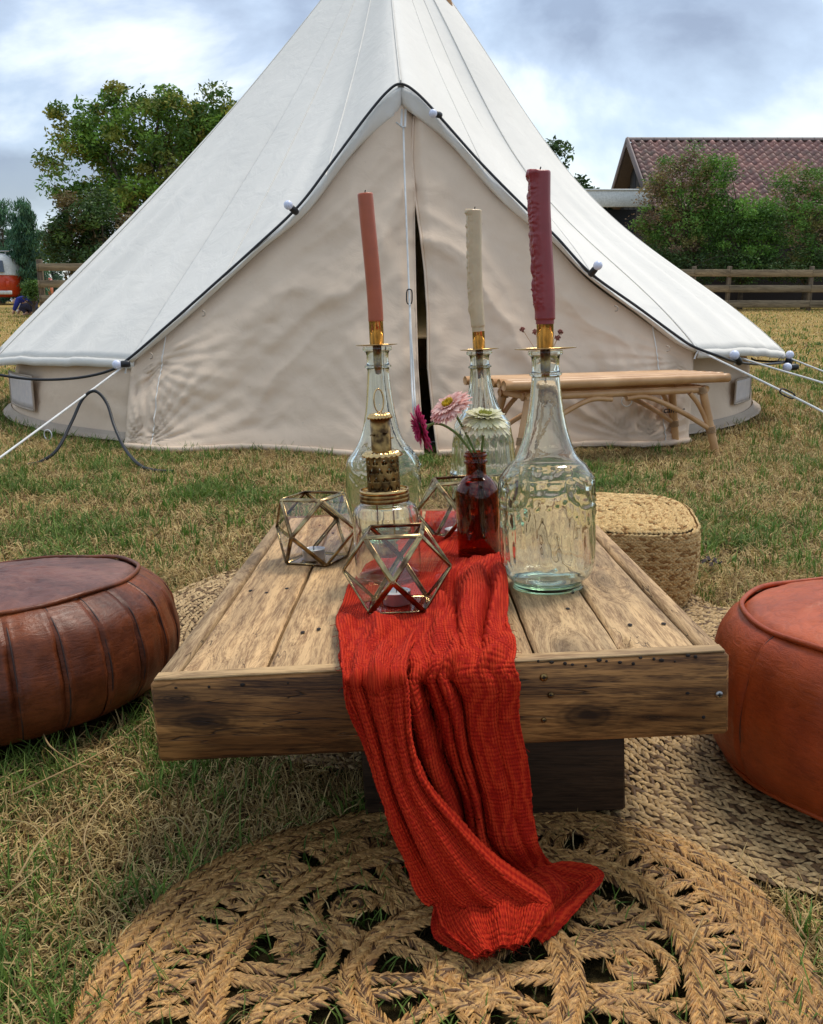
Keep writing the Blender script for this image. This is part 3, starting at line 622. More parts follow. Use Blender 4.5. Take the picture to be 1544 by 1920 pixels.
mb = MB(); tube(mb, catmull([at(*c)[:] for c in [(50, 872, 3.92), (78, 865, 3.95), (108, 842, 4.0), (135, 790, 4.12), (155, 748, 4.2), (178, 733, 4.2), (200, 755, 4.18), (215, 800, 4.1), (235, 842, 3.98), (262, 872, 3.80), (290, 882, 3.70), (325, 884, 3.68)]], 80), 0.0075, 8); mb.build('cable', M['black_rubber'], pc)

# ================================================================== TABLE
TR = rad(3.1); TT = rad(2.2)
tx_ = Vector((math.cos(TR), 0, math.sin(TR))); ty_ = Vector((0, math.cos(TT), -math.sin(TT))); tz_ = tx_.cross(ty_).normalized(); ty_ = tz_.cross(tx_)
d0 = ray(823, 1252); TO = CAM+d0*(1.010/(d0.y*CP-d0.z*SP))
TM = Matrix(((tx_.x, ty_.x, tz_.x, TO.x), (tx_.y, ty_.y, tz_.y, TO.y), (tx_.z, ty_.z, tz_.z, TO.z), (0, 0, 0, 1))); TMi = TM.inverted()
def tb(px, py, lift=0.0):
    """table-top local coordinates of a photo point"""
    p = onplane(px, py, TO+tz_*lift, tz_); return TMi @ p
pL, pR, pB = tb(282, 1277), tb(1364, 1219), tb(545, 968)
W0, W1, TL, TH = pL.x, pR.x, pB.y, 0.097
print('table', W0, W1, TL, 'z', TO.z)
table = thing('low_table', 'low rustic table of weathered reclaimed planks inside a thick board frame', 'table', TO)
RM = 0.025; yf = 0.0; yb = TL
def part(name, c, size, mt, bevel=0.003, nm=None, subdiv=False):
    mb = MB(); box(mb, c, size, bevel, M=TM); return mb.build(name, mt, table)
print('corners', pL, pR)
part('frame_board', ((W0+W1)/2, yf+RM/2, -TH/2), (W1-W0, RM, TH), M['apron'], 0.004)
# lighter upper strip of the front board
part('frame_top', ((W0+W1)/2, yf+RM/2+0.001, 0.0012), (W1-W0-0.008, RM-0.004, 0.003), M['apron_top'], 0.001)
part('frame_board', ((W0+W1)/2, yb-RM/2, -TH/2), (W1-W0, RM, TH), M['apron'], 0.005)
for x in (W0+RM/2, W1-RM/2): part('frame_board', (x, (yf+yb)/2, -TH/2+0.0005), (RM, yb-yf-2*RM-0.002, TH), M['rim_y'], 0.005)
gaps = [W0+RM+0.0015]+[tb(px, py).x for px, py in ((497, 1254), (668, 1246), (836, 1238), (1004, 1227), (1166, 1219))]+[W1-RM-0.0015]
for k in range(6):
    a, b_ = gaps[k]+0.0016, gaps[k+1]-0.0016
    dz = [0.0, -0.001, 0.0005, -0.001, 0.0, -0.0008][k]
    mb = MB(); nX, nY = 26, 60
    xs_ = np.linspace(a, b_, nX); ys_ = np.linspace(yf+RM+0.001, yb-RM-0.001, nY)
    X, Y = np.meshgrid(xs_, ys_, indexing='ij'); e_ = np.minimum(X-a, b_-X)
    Z = dz-0.004+0.004*sstep(-0.0001, 0.0022, e_)-0.0012*(fnoise(X*60+k*9, Y*5, 5+k)-0.5)*2
    wv_ = (fnoise(Y*7, Y*0+k, 12+k)-0.5)*0.004
    X = X+np.where(X < (a+b_)/2, wv_, -wv_)*sstep(0.012, 0, e_)
    if k == 5:      # chewed notch in the edge of the right board
        hx, hy = tb(1165, 1203).x, tb(1165, 1203).y; Z = Z-0.02*np.exp(-((X-hx-0.004)/0.006)**2-((Y-hy)/0.012)**2)
    mb.add(np.stack([X, Y, Z], -1), grid_quads(nX, nY)); box(mb, ((a+b_)/2, (yf+yb)/2, -0.017), (b_-a-0.004, yb-yf-2*RM-0.003, 0.018), 0.001)
    mb.build('plank', M['plank'], table, M=TM)
def add_knots(m, ks):
    t = m.node_tree; b = t.nodes['Principled BSDF']; src = b.inputs['Base Color'].links[0].from_socket; tcn = N(t, 'ShaderNodeTexCoord'); nz = N(t, 'ShaderNodeTexNoise', Scale=30.0, Detail=3.0); t.links.new(tcn.outputs['Object'], nz.inputs['Vector'])
    for (x, z, rx, rz, dk) in ks:
        mpn = N(t, 'ShaderNodeMapping'); mpn.vector_type = 'POINT'; mpn.inputs['Location'].default_value = (-x/rx, 0, -z/rz); mpn.inputs['Scale'].default_value = (1/rx, 0, 1/rz); t.links.new(tcn.outputs['Object'], mpn.inputs[0])
        ln_ = N(t, 'ShaderNodeVectorMath', operation='LENGTH'); t.links.new(mpn.outputs[0], ln_.inputs[0]); d = math_(t, 'MULTIPLY_ADD', nz.outputs[0], 0.55, math_(t, 'ADD', ln_.outputs['Value'], -0.27))
        rings = math_(t, 'MULTIPLY_ADD', math_(t, 'SINE', math_(t, 'MULTIPLY', d, 24.0)), 0.32, 0.68); rmask = ramp(t, d, [(0.25, 1.0), (1.0, 0.0)]); src = mix(t, rmask, src, mix(t, 1.0, src, rings, 'MULTIPLY'))
        src = mix(t, ramp(t, d, [(0.05, dk), (0.75, 0.0)]), src, (0.016, 0.007, 0.004))
    t.links.new(src, b.inputs['Base Color'])
def kp(px, py): p = onplane(px, py, TO, ty_)-TO; return p.x, p.z
k1, k2, k3, k4 = kp(1103, 1342), kp(372, 1352), kp(1225, 1345), kp(330, 1310)
add_knots(M['apron'], [(k1[0], k1[1], 0.050, 0.024, 1.0), (k2[0], k2[1], 0.060, 0.020, 1.0), (k3[0], k3[1], 0.016, 0.006, 0.5), (k4[0], k4[1], 0.03, 0.008, 0.4)])
# dark nail holes and screws
M['hole'] = simple('nail hole', (0.015, 0.01, 0.008), 0.9)
def hole(px, py, r=0.0026):
    p = tb(px, py); V, q = lathe_np([(0.0002, 0.0012), (r, 0.0010), (r*1.15, 0.0004)], 10); V[:, 1] *= 1.5; Mx = TM @ Matrix.Translation(p); mk('nail_hole', xf(V, Mx), q, mat=M['hole'], parent=table)
for p in ((470, 1108), (500, 1112), (538, 1104), (568, 1186), (598, 1180), (690, 1120), (1074, 1112), (1065, 1142), (1182, 1172), (1245, 1170), (625, 1000), (600, 985)): hole(*p)
def screw(px, py, mt, r=0.0042):
    p = TMi @ onplane(px, py, TO, ty_); V, q = lathe_np([(0.0002, 0.0014), (r*0.6, 0.0016), (r, 0.0006), (r, -0.002)], 14)
    Mx = TM @ Matrix.Translation((p.x, -0.0008, p.z)) @ Matrix.Rotation(rad(90), 4, 'X'); s = mk('screw', xf(V, Mx), q, mat=mt, parent=table)
    mb = MB(); box(mb, (p.x, -0.0026, p.z), (r*1.2, 0.0006, r*0.28), 0, M=TM); box(mb, (p.x, -0.0026, p.z), (r*0.28, 0.0006, r*1.2), 0, M=TM); mb.build('screw_slot', M['hole'], s)
screw(1349, 1302, M['steel']); screw(1020, 1270, M['old_brass'], 0.0045); screw(1033, 1303, M['old_brass'], 0.0035); screw(1020, 1350, M['old_brass'], 0.003)
for i_, (hx, hy) in enumerate([(1010+k*21+(k*37 % 11), 1240+(k*29 % 13)-k*0.8) for k in range(15)]+[(330, 1290), (392, 1288), (455, 1284), (540, 1281), (1290, 1300), (1320, 1345)]):
    p = TMi @ onplane(hx, hy, TO, ty_); V, q = lathe_np([(0.0002, 0.0006), (0.0009+0.0005*(i_ % 3), 0.0005), (0.0016+0.0003*(i_ % 3), -0.001)], 8); V[:, 0] *= 1.0+0.5*(i_ % 2); mk('nail_hole', xf(V, TM @ Matrix.Translation((p.x, -0.0004, p.z)) @ Matrix.Rotation(rad(90), 4, 'X')), q, mat=M['hole'], parent=table)
# base: a boxed pedestal of boards
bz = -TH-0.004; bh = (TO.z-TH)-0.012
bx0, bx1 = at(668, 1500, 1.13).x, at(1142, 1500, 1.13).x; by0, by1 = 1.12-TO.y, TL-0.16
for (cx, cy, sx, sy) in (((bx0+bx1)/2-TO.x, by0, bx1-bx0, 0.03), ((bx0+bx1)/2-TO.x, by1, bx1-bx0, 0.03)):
    part('base_board', (cx, cy, -TH-bh/2+0.003), (sx, sy, bh), M['base_wood_shaded'])
for x in (bx0-TO.x+0.015, bx1-TO.x-0.015): part('base_board', (x, (by0+by1)/2, -TH-bh/2+0.004), (0.03, by1-by0-0.032, bh-0.004), M['base_wood_shaded'])

sk = Vector(at(1078, 1453, TO.y+by0-0.017)); mb = MB(); box(mb, sk[:], (0.010, 0.001, 0.006), 0); mb.build('sticker', M['white_paint'], table)
def tpos(px, py): p = tb(px, py); return p
def scl(px, py): return axdepth(TM @ tb(px, py))/FPX
# ================================================================== RUNNER
def onfront(px, py, off=0.0):      # point on the vertical fall of the cloth in front of the table
    d = ray(px, py); return CAM+d*((TO.y-0.032-off)/d.y)
def floor_or_fall(px, py, off=0.0, z=0.02):
    p = onfront(px, py, off); g = onground(px, py, z)
    return np.array(p if p.z > z else g)
def trow(l, r, lift): return (np.array(TM @ tb(*l, lift)), np.array(TM @ tb(*r, lift)))
L1 = 0.006
rowsA = [trow((800, 962), (850, 962), 0.012), trow((795, 985), (905, 982), L1), trow((780, 1012), (935, 1012), L1), trow((705, 1052), (946, 1052), L1), trow((660, 1095), (948, 1090), L1),
         trow((640, 1140), (950, 1140), L1), trow((634, 1190), (957, 1190), L1), trow((637, 1235), (964, 1226), L1), trow((641, 1262), (969, 1247), 0.006)]
rowsA += [(np.array(onfront(646, 1290)), np.array(onfront(972, 1280))), (np.array(onfront(668, 1360)), np.array(onfront(978, 1345))), (np.array(onfront(702, 1450)), np.array(onfront(990, 1440))),
          (np.array(onfront(745, 1540)), np.array(onfront(1003, 1530)))]
rowsA += [(floor_or_fall(785, 1620, 0.01, 0.035), floor_or_fall(1012, 1592, 0.0, 0.03)), (floor_or_fall(812, 1668, .02, 0.03), np.array(onground(1040, 1618, 0.03))),
          (np.array(onground(805, 1738, 0.022)), np.array(onground(1127, 1656, 0.022))), (np.array(onground(838, 1778, 0.02)), np.array(onground(1090, 1712, 0.02))), (np.array(onground(885, 1806, 0.02)), np.array(onground(1020, 1768, 0.02)))]
rowsB = [trow((640, 1150), (800, 1165), 0.012), trow((637, 1200), (778, 1205), 0.012), (np.array(TM @ tb(642, 1264, 0.014)), np.array(TM @ tb(762, 1258, 0.016))), (np.array(onfront(650, 1295, .024)), np.array(onfront(765, 1290, .024))), (np.array(onfront(690, 1400, .032)), np.array(onfront(772, 1390, .032))),
         (np.array(onfront(712, 1480, .038)), np.array(onfront(800, 1466, .038))), (np.array(onfront(738, 1560, .044)), np.array(onfront(858, 1535, .044))), (floor_or_fall(770, 1635, .05, .055), floor_or_fall(930, 1612, .05, .06)),
         (np.array(onground(805, 1700, .05)), np.array(onground(1034, 1690, .055))), (np.array(onground(842, 1750, .045)), np.array(onground(1022, 1722, .05))), (np.array(onground(888, 1800, .034)), np.array(onground(985, 1768, .036)))]
def cloth(rows, nu, nv, foldf, ribs, amp, seed, flip=1):
    Lc = catmull([r[0] for r in rows], nv); Rc = catmull([r[1] for r in rows], nv)
    u = np.linspace(0, 1, nu)[:, None]; t = np.linspace(0, len(rows)-1, nv)[None]
    P = Lc[None]*(1-u[..., None])+Rc[None]*u[..., None]
    def normals(P):
        du = np.gradient(P, axis=0); dv = np.gradient(P, axis=1); n = np.cross(du, dv); n /= np.linalg.norm(n, axis=2)[..., None]+1e-9
        tocam = np.array(CAM)-P; s = np.sign((n*tocam).sum(2))[..., None]; return n*s
    n = normals(P); n2 = np.stack([fnoise(t[0]*0.4, t[0]*0, 1)]*nu)
    h, lat = foldf(u, t)
    W = np.linalg.norm(Rc-Lc, axis=1)
    P = P+n*h[..., None]+(Rc-Lc)[None]*lat[..., None]
    n = normals(P)
    ph = u*ribs*2*math.pi+(fnoise(u*7+seed, t*1.3, seed)-0.5)*12+(fnoise(u*26+seed, t*9, seed+31)-0.5)*4
    arc = np.r_[0, np.cumsum(np.linalg.norm(np.diff((Lc+Rc)/2, axis=0), axis=1))][None]
    rib = (0.5+0.5*np.sin(ph))**0.7*(0.6+0.8*fnoise(u*ribs*0.5, arc*40, seed+2)); cross = np.sin(arc*1050+fnoise(u*9, t*2, seed+4)*8)
    P = P+n*(amp*(rib-0.5)+amp*0.22*cross)[..., None]
    uv = np.stack([np.broadcast_to(u, P.shape[:2]), np.broadcast_to(arc, P.shape[:2])*2.0], -1).reshape(-1, 2)
    return P, uv
def pleat(x, c, w_): return np.exp(-np.abs((x-c)/w_)**1.6)
def foldA(u, t):
    tt = t+0*u; onT = sstep(8.5, 7.6, t)                      # 1 on the table top
    fall = sstep(7.4, 9.5, t)*sstep(14.6, 12.5, t)
    x = u+0.02*np.sin(t*1.7+u*9)
    grooves = -0.028*pleat(x, 0.33, 0.030)-0.030*pleat(x, 0.47, 0.026)-0.024*pleat(x, 0.565, 0.022)-0.020*pleat(x, 0.64, 0.020)-0.016*pleat(x, 0.20, 0.03)-0.006*pleat(x, 0.86, 0.03)
    ridge = 0.011*np.sin(x*34+0.8)*sstep(0.72, 0.60, u)+0.003*np.sin(x*17)*sstep(0.6, 0.8, u)
    h = fall*(grooves+ridge)
    # bunching on the table top: ridges gather towards the twist around u=.75
    tw = np.exp(-((tt-5.3)/1.7)**2); tw_ = tw*sstep(0.4, 0.75, u)*2
    h = h+onT*0.006*tw_+onT*(0.003+0.020*np.abs(fnoise(x*7+tt*0.9, tt*0.55, 7)-0.45)*sstep(0.3, 2, tt)+0.006*np.maximum(0, np.sin(x*24+tt*2.3))*sstep(3.5, 5.5, tt))+tw*(0.034*pleat(x, 0.80-0.07*(tt-5), 0.075)+0.020*pleat(x, 0.60+0.05*(6-tt), 0.04)-0.022*pleat(x, 0.705-0.012*(tt-5), 0.022)-0.016*pleat(x, 0.885-0.03*(tt-5), 0.02)+0.022*pleat(x, 0.96-0.035*(tt-4.5), 0.04)+0.012*pleat(x, 0.10+0.02*tt, 0.05))
    h = h+sstep(0.3, 2.0, t)*sstep(3.8, 2.0, t)*0.012*np.abs(np.sin(x*11+tt*2))
    h = h+sstep(13, 15, t)*(0.010*np.abs(np.sin(x*8.5+tt))*(0.4+u))
    lat = 0.010*np.sin(t*3.1+u*5)*sstep(0, 1, t)
    return h, lat
def foldB(u, t):
    hem = 0.009*np.exp(-((u-0.97)/0.05)**2)-0.016*sstep(0.975, 1.0, u)*sstep(2, 4, t)+0.004*np.exp(-(u/0.04)**2)
    h = hem+0.016*np.sin(u*math.pi)*sstep(0.6, 3, t)*(1+0.4*np.sin(t*1.1))-0.012*pleat(u, 0.34-0.015*t, 0.06)*sstep(1.2, 3, t)*sstep(9, 6, t)+0.004*np.sin(u*21+t)
    h = h-0.010*sstep(1.5, 0.2, t)
    return h+0.006*np.sin(t*2.6)*pleat(u, 0.0, 0.18)*sstep(6, 8, t), 0.02*np.sin(t*4.1)*pleat(u, 0, 0.1)*sstep(5, 8, t)+0*u
PA, uvA = cloth(rowsA, 340, 700, foldA, 54, 0.0013, 3)
PB, uvB = cloth(rowsB, 180, 620, foldB, 27, 0.0013, 8)
# keep cloth above the table top / ground, pressed flat under the things that stand on it
FEET = [((749, 1143), 0.064), ((731, 1091), 0.045), ((900, 1048), 0.030), ((862, 1008), 0.055)]
for P in (PA, PB):
    loc = xf(P, TMi).reshape(P.shape)
    for (fx, fy), fr in FEET:
        c_ = tb(fx, fy); d_ = np.hypot(loc[..., 0]-c_.x, loc[..., 1]-c_.y); k_ = sstep(fr+0.035, fr, d_)*(P[..., 2] > 0.2)*(loc[..., 1] > 0.01)
        P[..., 2] -= k_*np.maximum(0, loc[..., 2]-0.0045)
for P in (PA, PB):
    loc = xf(P, TMi).reshape(P.shape); m_ = (loc[..., 1] > 0.004) & (loc[..., 1] < TL) & (loc[..., 2] < 0.0035) & (P[..., 2] > 0.15); P[m_, 2] += (0.0035-loc[..., 2][m_]) if P is PA else (0.006-loc[..., 2][m_])
    loc = xf(P, TMi).reshape(P.shape); m_ = (loc[..., 2] < 0.002) & (loc[..., 2] > -TH-0.02) & (loc[..., 1] > -0.004); P[m_, 1] -= (loc[..., 1][m_]+0.004)
    P[..., 2] = np.maximum(P[..., 2], 0.012)
nA = PA.shape[0]*PA.shape[1]
ru = mk('table_runner', np.vstack([PA.reshape(-1, 3), PB.reshape(-1, 3)]), np.vstack([grid_quads(*PA.shape[:2]), grid_quads(*PB.shape[:2])+nA]), mat=M['gauze'], loc=tuple(TO), uv=np.vstack([uvA, uvB]))
props(ru, 'rust red crinkled gauze runner draped along the table and trailing onto the round rug', 'table runner')
ru.modifiers.new('t', 'SOLIDIFY').thickness = 0.0016
mb = MB(); rs = np.random.default_rng(3)
for P_ in (PA, PB):
    for e_ in (P_[:, -1], P_[0, ::3], P_[-1, ::3]):
        for k in rs.choice(len(e_), min(len(e_), 70), replace=False):
            p = e_[k]; d = rs.normal(size=3)*0.003; d[2] = -abs(d[2])*0.4; tube(mb, [p, p+d*.6, p+d+rs.normal(size=3)*.0008], 0.00028, 4)
th_ = mb.build('loose_threads', M['gauze'], None); V_ = [0]; th_.parent = ru; th_.matrix_parent_inverse = Matrix.Identity(4); th_.location = -Vector(ru.location); th_['kind'] = 'stuff'

# ================================================================== GLASSWARE
def placeM(px, py, lift=0.0, yaw=0.0, lean=0.0): return TM @ Matrix.Translation(tb(px, py)+Vector((0, 0, lift))) @ Matrix.Rotation(lean, 4, 'Y') @ Matrix.Rotation(yaw, 4, 'Z')
def hmap(Mx, zmax=0.75):
    zs = np.linspace(-0.06, zmax, 300); P = xf(np.stack([0*zs, 0*zs, zs], 1), Mx)-np.array(CAM); dep = P[:, 1]*CP-P[:, 2]*SP; up = P[:, 1]*SP+P[:, 2]*CP
    py = CYP-FPX*up/dep; p0 = np.interp(0, zs, py)
    return (lambda h: np.interp(h, p0-py, zs)), (lambda z: np.interp(z, zs, dep)/FPX)
def shell(outer, wall, floor_, seg=96, rmod=None, n=110, m_in=60):
    """closed glass body: outer profile up, inner profile down"""
    O = smooth_prof(outer, n); O[:, 0] = np.maximum(O[:, 0], 0.0006)
    I = [(max(r-wall, 0.0006), z) for r, z in O if z > floor_]; I = np.array([(0.0006, floor_)]+[(max(I[0][0]*0.8, 0.0006), floor_)]+I)
    I = I[np.linspace(0, len(I)-1, min(m_in, len(I))).astype(int)][::-1]
    V1, q1 = lathe_np(O, seg, rmod); V2, q2 = lathe_np(I, seg); n1 = len(O); allV = np.vstack([V1, V2])
    q = grid_quads(n1+len(I), seg, close_v=True)[:, ::-1]
    return allV, q
def emboss(H, R):
    def f(th, z, r):
        zz = z/H; e = 0*th*z
        body = sstep(0.09, 0.12, zz)*sstep(0.50, 0.46, zz)
        # upright leaves rising from the foot
        k = 26; leafm = np.abs(np.sin(th*k/2+2.5*np.sin(zz*14+th*3)))**0.8*(0.5+0.5*np.sin(th*7+1)); e = e+0.0005*leafm*sstep(0.07, 0.1, zz)*sstep(0.24+0.03*np.sin(th*5), 0.15, zz)
        e = e+0.0007*(np.sin(th*17+zz*60)*np.sin(th*9-zz*47))*sstep(0.12, 0.18, zz)*sstep(0.32, 0.22, zz)
        # crossed bars and fruit in relief, repeated on three sides
        tt = ((th+0.2+math.pi/2) % (2*math.pi/3))-math.pi/3; X = tt*R; Z = z-0.30*H
        v = np.abs(np.abs(X)*0.52-Z-0.0); e = e+0.0022*np.exp(-(v/0.0016)**2)*(np.abs(X) < 0.042)
        for (cx, cz, ra, rb_) in ((-0.006, 0.068, 0.026, 0.017), (-0.004, 0.066, 0.019, 0.011), (0.026, 0.074, 0.013, 0.009), (-0.012, 0.055, 0.03, 0.028), (0.012, 0.052, 0.022, 0.026)):
            d = np.sqrt(((X-cx)/ra)**2+((Z-cz)/rb_)**2); e = e+0.0024*np.exp(-((d-1)*ra/0.0016)**2)*sstep(0.0, 0.01, Z+0.01)
        d = np.abs(X+0.038); e = e+0.0020*(np.abs(np.sin(Z*520)))*np.exp(-(d/0.005)**2)*(Z > 0.045)*(Z < 0.085)
        return e*body
    return f
def bottle(px, py, s, prof, label, wall=0.0028, rm=None, seg=160, mt='glass_bottle', yaw=0.0, lean=0.0, group=None, name='glass_bottle', cat='bottle'):
    """prof in photo pixels (radius, height); s metres per pixel"""
    Mx = placeM(px, py, 0.0012, yaw, lean); hz, sz = hmap(Mx); pr_ = [(r*float(sz(hz(h))), float(hz(h))) for r, h in prof]; H = pr_[-1][1]; s = float(sz(H))
    V, q = shell(pr_, wall, 0.013, seg, rm(H, 87*s) if rm else None, n=170)
    b_ = thing(name, label, cat, Mx.translation, group); mk('glass_body', xf(V, Mx), q, mat=M[mt], parent=b_)
    return b_, Mx, H, s
profR = [(0.5, 0), (60, 0), (64, 4), (65, 12), (77, 22), (84, 34), (86, 44), (88, 60), (89, 110), (88.5, 160), (87, 198), (84, 210), (74, 226), (59, 240), (47, 268), (38, 300), (32.5, 332), (29, 362), (26.5, 388), (26, 393), (30, 396), (30, 400), (26.5, 403), (26.5, 428), (32, 434), (33, 438), (32, 441)]
sR = scl(1028, 1100)
bR, MR, HR, sR = bottle(1028, 1100, sR, profR, 'tallest clear embossed bottle, nearest the right table edge, holding the thick mauve candle', rm=emboss, yaw=rad(8), lean=rad(0.9), group='glass bottles used as candle holders')
sL = scl(722, 1008)
profL = [(0.5, 0), (56, 0), (59, 6), (66, 16), (69, 34), (70, 70), (70, 118), (68.5, 136), (64, 150), (50, 168), (38, 192), (30, 225), (25, 262), (21.5, 300), (21, 316), (25, 318), (25, 322), (21.5, 325), (21.5, 345), (27, 350), (28, 354), (27, 357)]
bL, ML, HL, sL = bottle(724, 1008, sL, profL, 'clear embossed bottle behind the jar lantern, holding the leaning salmon candle', rm=emboss, yaw=rad(40), lean=rad(0.8), group='glass bottles used as candle holders')
sB = scl(905, 985)
def ribsf(H, R):
    def f(th, z, r):
        zz = z/H; return (0.0012*np.abs(np.sin(th*10))*sstep(0.56, 0.62, zz)*sstep(0.93, 0.85, zz)+0.0018*np.abs(np.sin(th*11))*sstep(0.12, 0.16, zz)*sstep(0.52, 0.48, zz)+0.0011*np.sin(th*15+zz*50)*sstep(0.1, 0.15, zz)*sstep(0.3, 0.26, zz))
    return f
profB = [(0.5, 0), (50, 0), (54, 5), (58, 20), (60, 60), (61, 95), (63, 100), (61, 105), (58, 130), (55, 170), (52, 188), (45, 200), (36, 212), (28, 232), (22, 255), (18.5, 278), (18.5, 293), (21.5, 295), (21.5, 298), (18.5, 301), (18.5, 316), (24, 320), (24.5, 324), (23.5, 326)]
bB, MBk, HB, sB = bottle(912, 985, sB, profB, 'clear ribbed decanter behind the amber vase, holding the cream candle', rm=ribsf, group='glass bottles used as candle holders')
# brass candle holders sitting in the bottle necks
def holder(Mx, H, s, rt, ht, rd, label):
    h_ = thing('candle_holder', label, 'candle holder', Mx @ Vector((0, 0, H)), 'brass candle holders in the bottle necks')
    V, q = lathe_np(smooth_prof([(0.0005, H+0.0022), (rd*s*0.5, H+0.0022), (rd*s*0.93, H+0.0035), (rd*s, H+0.0042), (rd*s*0.97, H+0.0026), (rd*s*0.5, H+0.0010), (0.0005, H+0.0008)], 30), 64, lambda th, z, r: 0.0009*np.sin(th*3+1)*(r/(rd*s))**2); mk('drip_tray', xf(V, Mx), q, mat=M['brass'], parent=h_)
    z0, z1 = H+0.002, H+0.002+ht*s/0.955
    V, q = lathe_np([(0.0005, z0), (rt*s, z0), (rt*s, z1-0.001), (rt*s*1.03, z1), (rt*s*0.93, z1), (rt*s*0.93, z0+0.006), (0.0005, z0+0.006)], 40); mk('cup', xf(V, Mx), q, mat=M['brass'], parent=h_)
    V, q = lathe_np([(0.0005, H+0.001), (rt*s*0.62, H+0.001), (rt*s*0.60, H-34*s), (rt*s*0.4, H-50*s), (0.0005, H-52*s)], 24); mk('plug', xf(V, Mx), q, mat=M['old_brass'], parent=h_)
    V, q = lathe_np([(0.0009, H-52*s), (0.0009, H-140*s)], 8); 
    return z1
zR = holder(MR, HR, sR, 15.8, 60, 57, 'brass cup and drip tray on the tallest bottle, under the dark mauve candle')
zL = holder(ML, HL, sL, 13.5, 48, 39, 'brass cup and drip tray on the left bottle, under the salmon candle')
zB = holder(MBk, HB, sB, 11.5, 44, 36, 'brass cup and drip tray on the ribbed decanter, under the cream candle')
def candle(Mx, z0, pts, r, mt, label, drips, seed, wick=True):
    """pts photo pixels from foot to tip, at the depth of the bottle axis"""
    Y = (Mx @ Vector((0, 0, z0))).y; P = np.array([at(a, b_, Y)[:] for a, b_ in pts]); P[0] = np.array(Mx @ Vector((0, 0, z0-0.012)))
    P = catmull(P, 150); n = len(P); sides = 48; V, q, t_ = tube_np(P, r, sides, False)
    V = V.reshape(n, sides, 3); f = np.linspace(0, 1, n)[:, None]; th = (np.arange(sides)*2*math.pi/sides)[None]
    C = P[:, None]; rad_ = V-C; e = 1+0.012*(fnoise(f*9, th*1.0, seed)-0.5)
    side = np.cos(th-drips[1])            # where the wax ran
    if drips[0] > 0:
        run = np.clip(side*1.3-0.1, 0, 1)**0.7; streak = 0.55+0.45*np.sin(th*11+3*fnoise(f*4, th, seed)); e = e+drips[0]*run*(0.08+0.62*streak*(fnoise(f*26+2*fnoise(f*5, th, 3), th*2.4, seed+1))**1.6+0.25*(fnoise(f*70, th*5, seed+6)-0.4))*sstep(drips[2], drips[2]+0.08, f)
        e = e+drips[0]*0.30*np.clip(side, 0, 1)*sstep(0.93, 1.0, f)
    e = e*np.where(f < 0.035, 0.90, 1.0)
    V = C+rad_*e[..., None]
    T = P[-1]-P[-6]; T /= np.linalg.norm(T); rings = []
    for (k, dz) in ((0.93, 0.0016), (0.80, 0.0008), (0.6, -0.0012), (0.25, -0.0022), (0.02, -0.0024)):
        rings.append(C[-1]+(V[-1]-C[-1])*k+T*(dz+0.0035*drips[0]*np.clip(side[0], 0, 1)[:, None]*(k > 0.7)))
    V = np.concatenate([V]+[x_[None] for x_ in rings]); q = grid_quads(V.shape[0], sides, close_v=True)
    c_ = thing('candle', label, 'candle', Mx @ Vector((0, 0, z0)), 'half burnt dinner candles'); o = mk('wax', V, q, mat=mt, parent=c_)
    mb = MB(); tp = P[-1]-T*0.003; tube(mb, catmull([tp, tp+T*0.006, tp+T*0.010+np.array([0.0012, 0, 0])], 8), 0.0010, 6); mb.build('wick', M['wick'], c_)
candle(MR, zR, [(1025, 606), (1022, 560), (1019, 500), (1015, 430), (1013, 380), (1013, 323)], 19.0*sR, M['wax_mauve'], 'thick dark mauve candle with wax drips down its left side, on the nearest bottle', (0.62, math.pi*0.5, 0.10), 5)
candle(ML, zL, [(707, 610), (703, 560), (697, 490), (690, 420), (685, 364)], 14.2*sL, M['wax_salmon'], 'smooth salmon pink candle leaning to the left, on the left bottle', (0.0, 0, 0), 9)
candle(MBk, zB, [(895, 608), (893, 560), (891, 500), (890, 440), (890, 395)], 13.2*sB, M['wax_cream'], 'cream candle with wax run down its left edge, on the ribbed decanter', (0.5, math.pi*0.5, 0.10), 12)

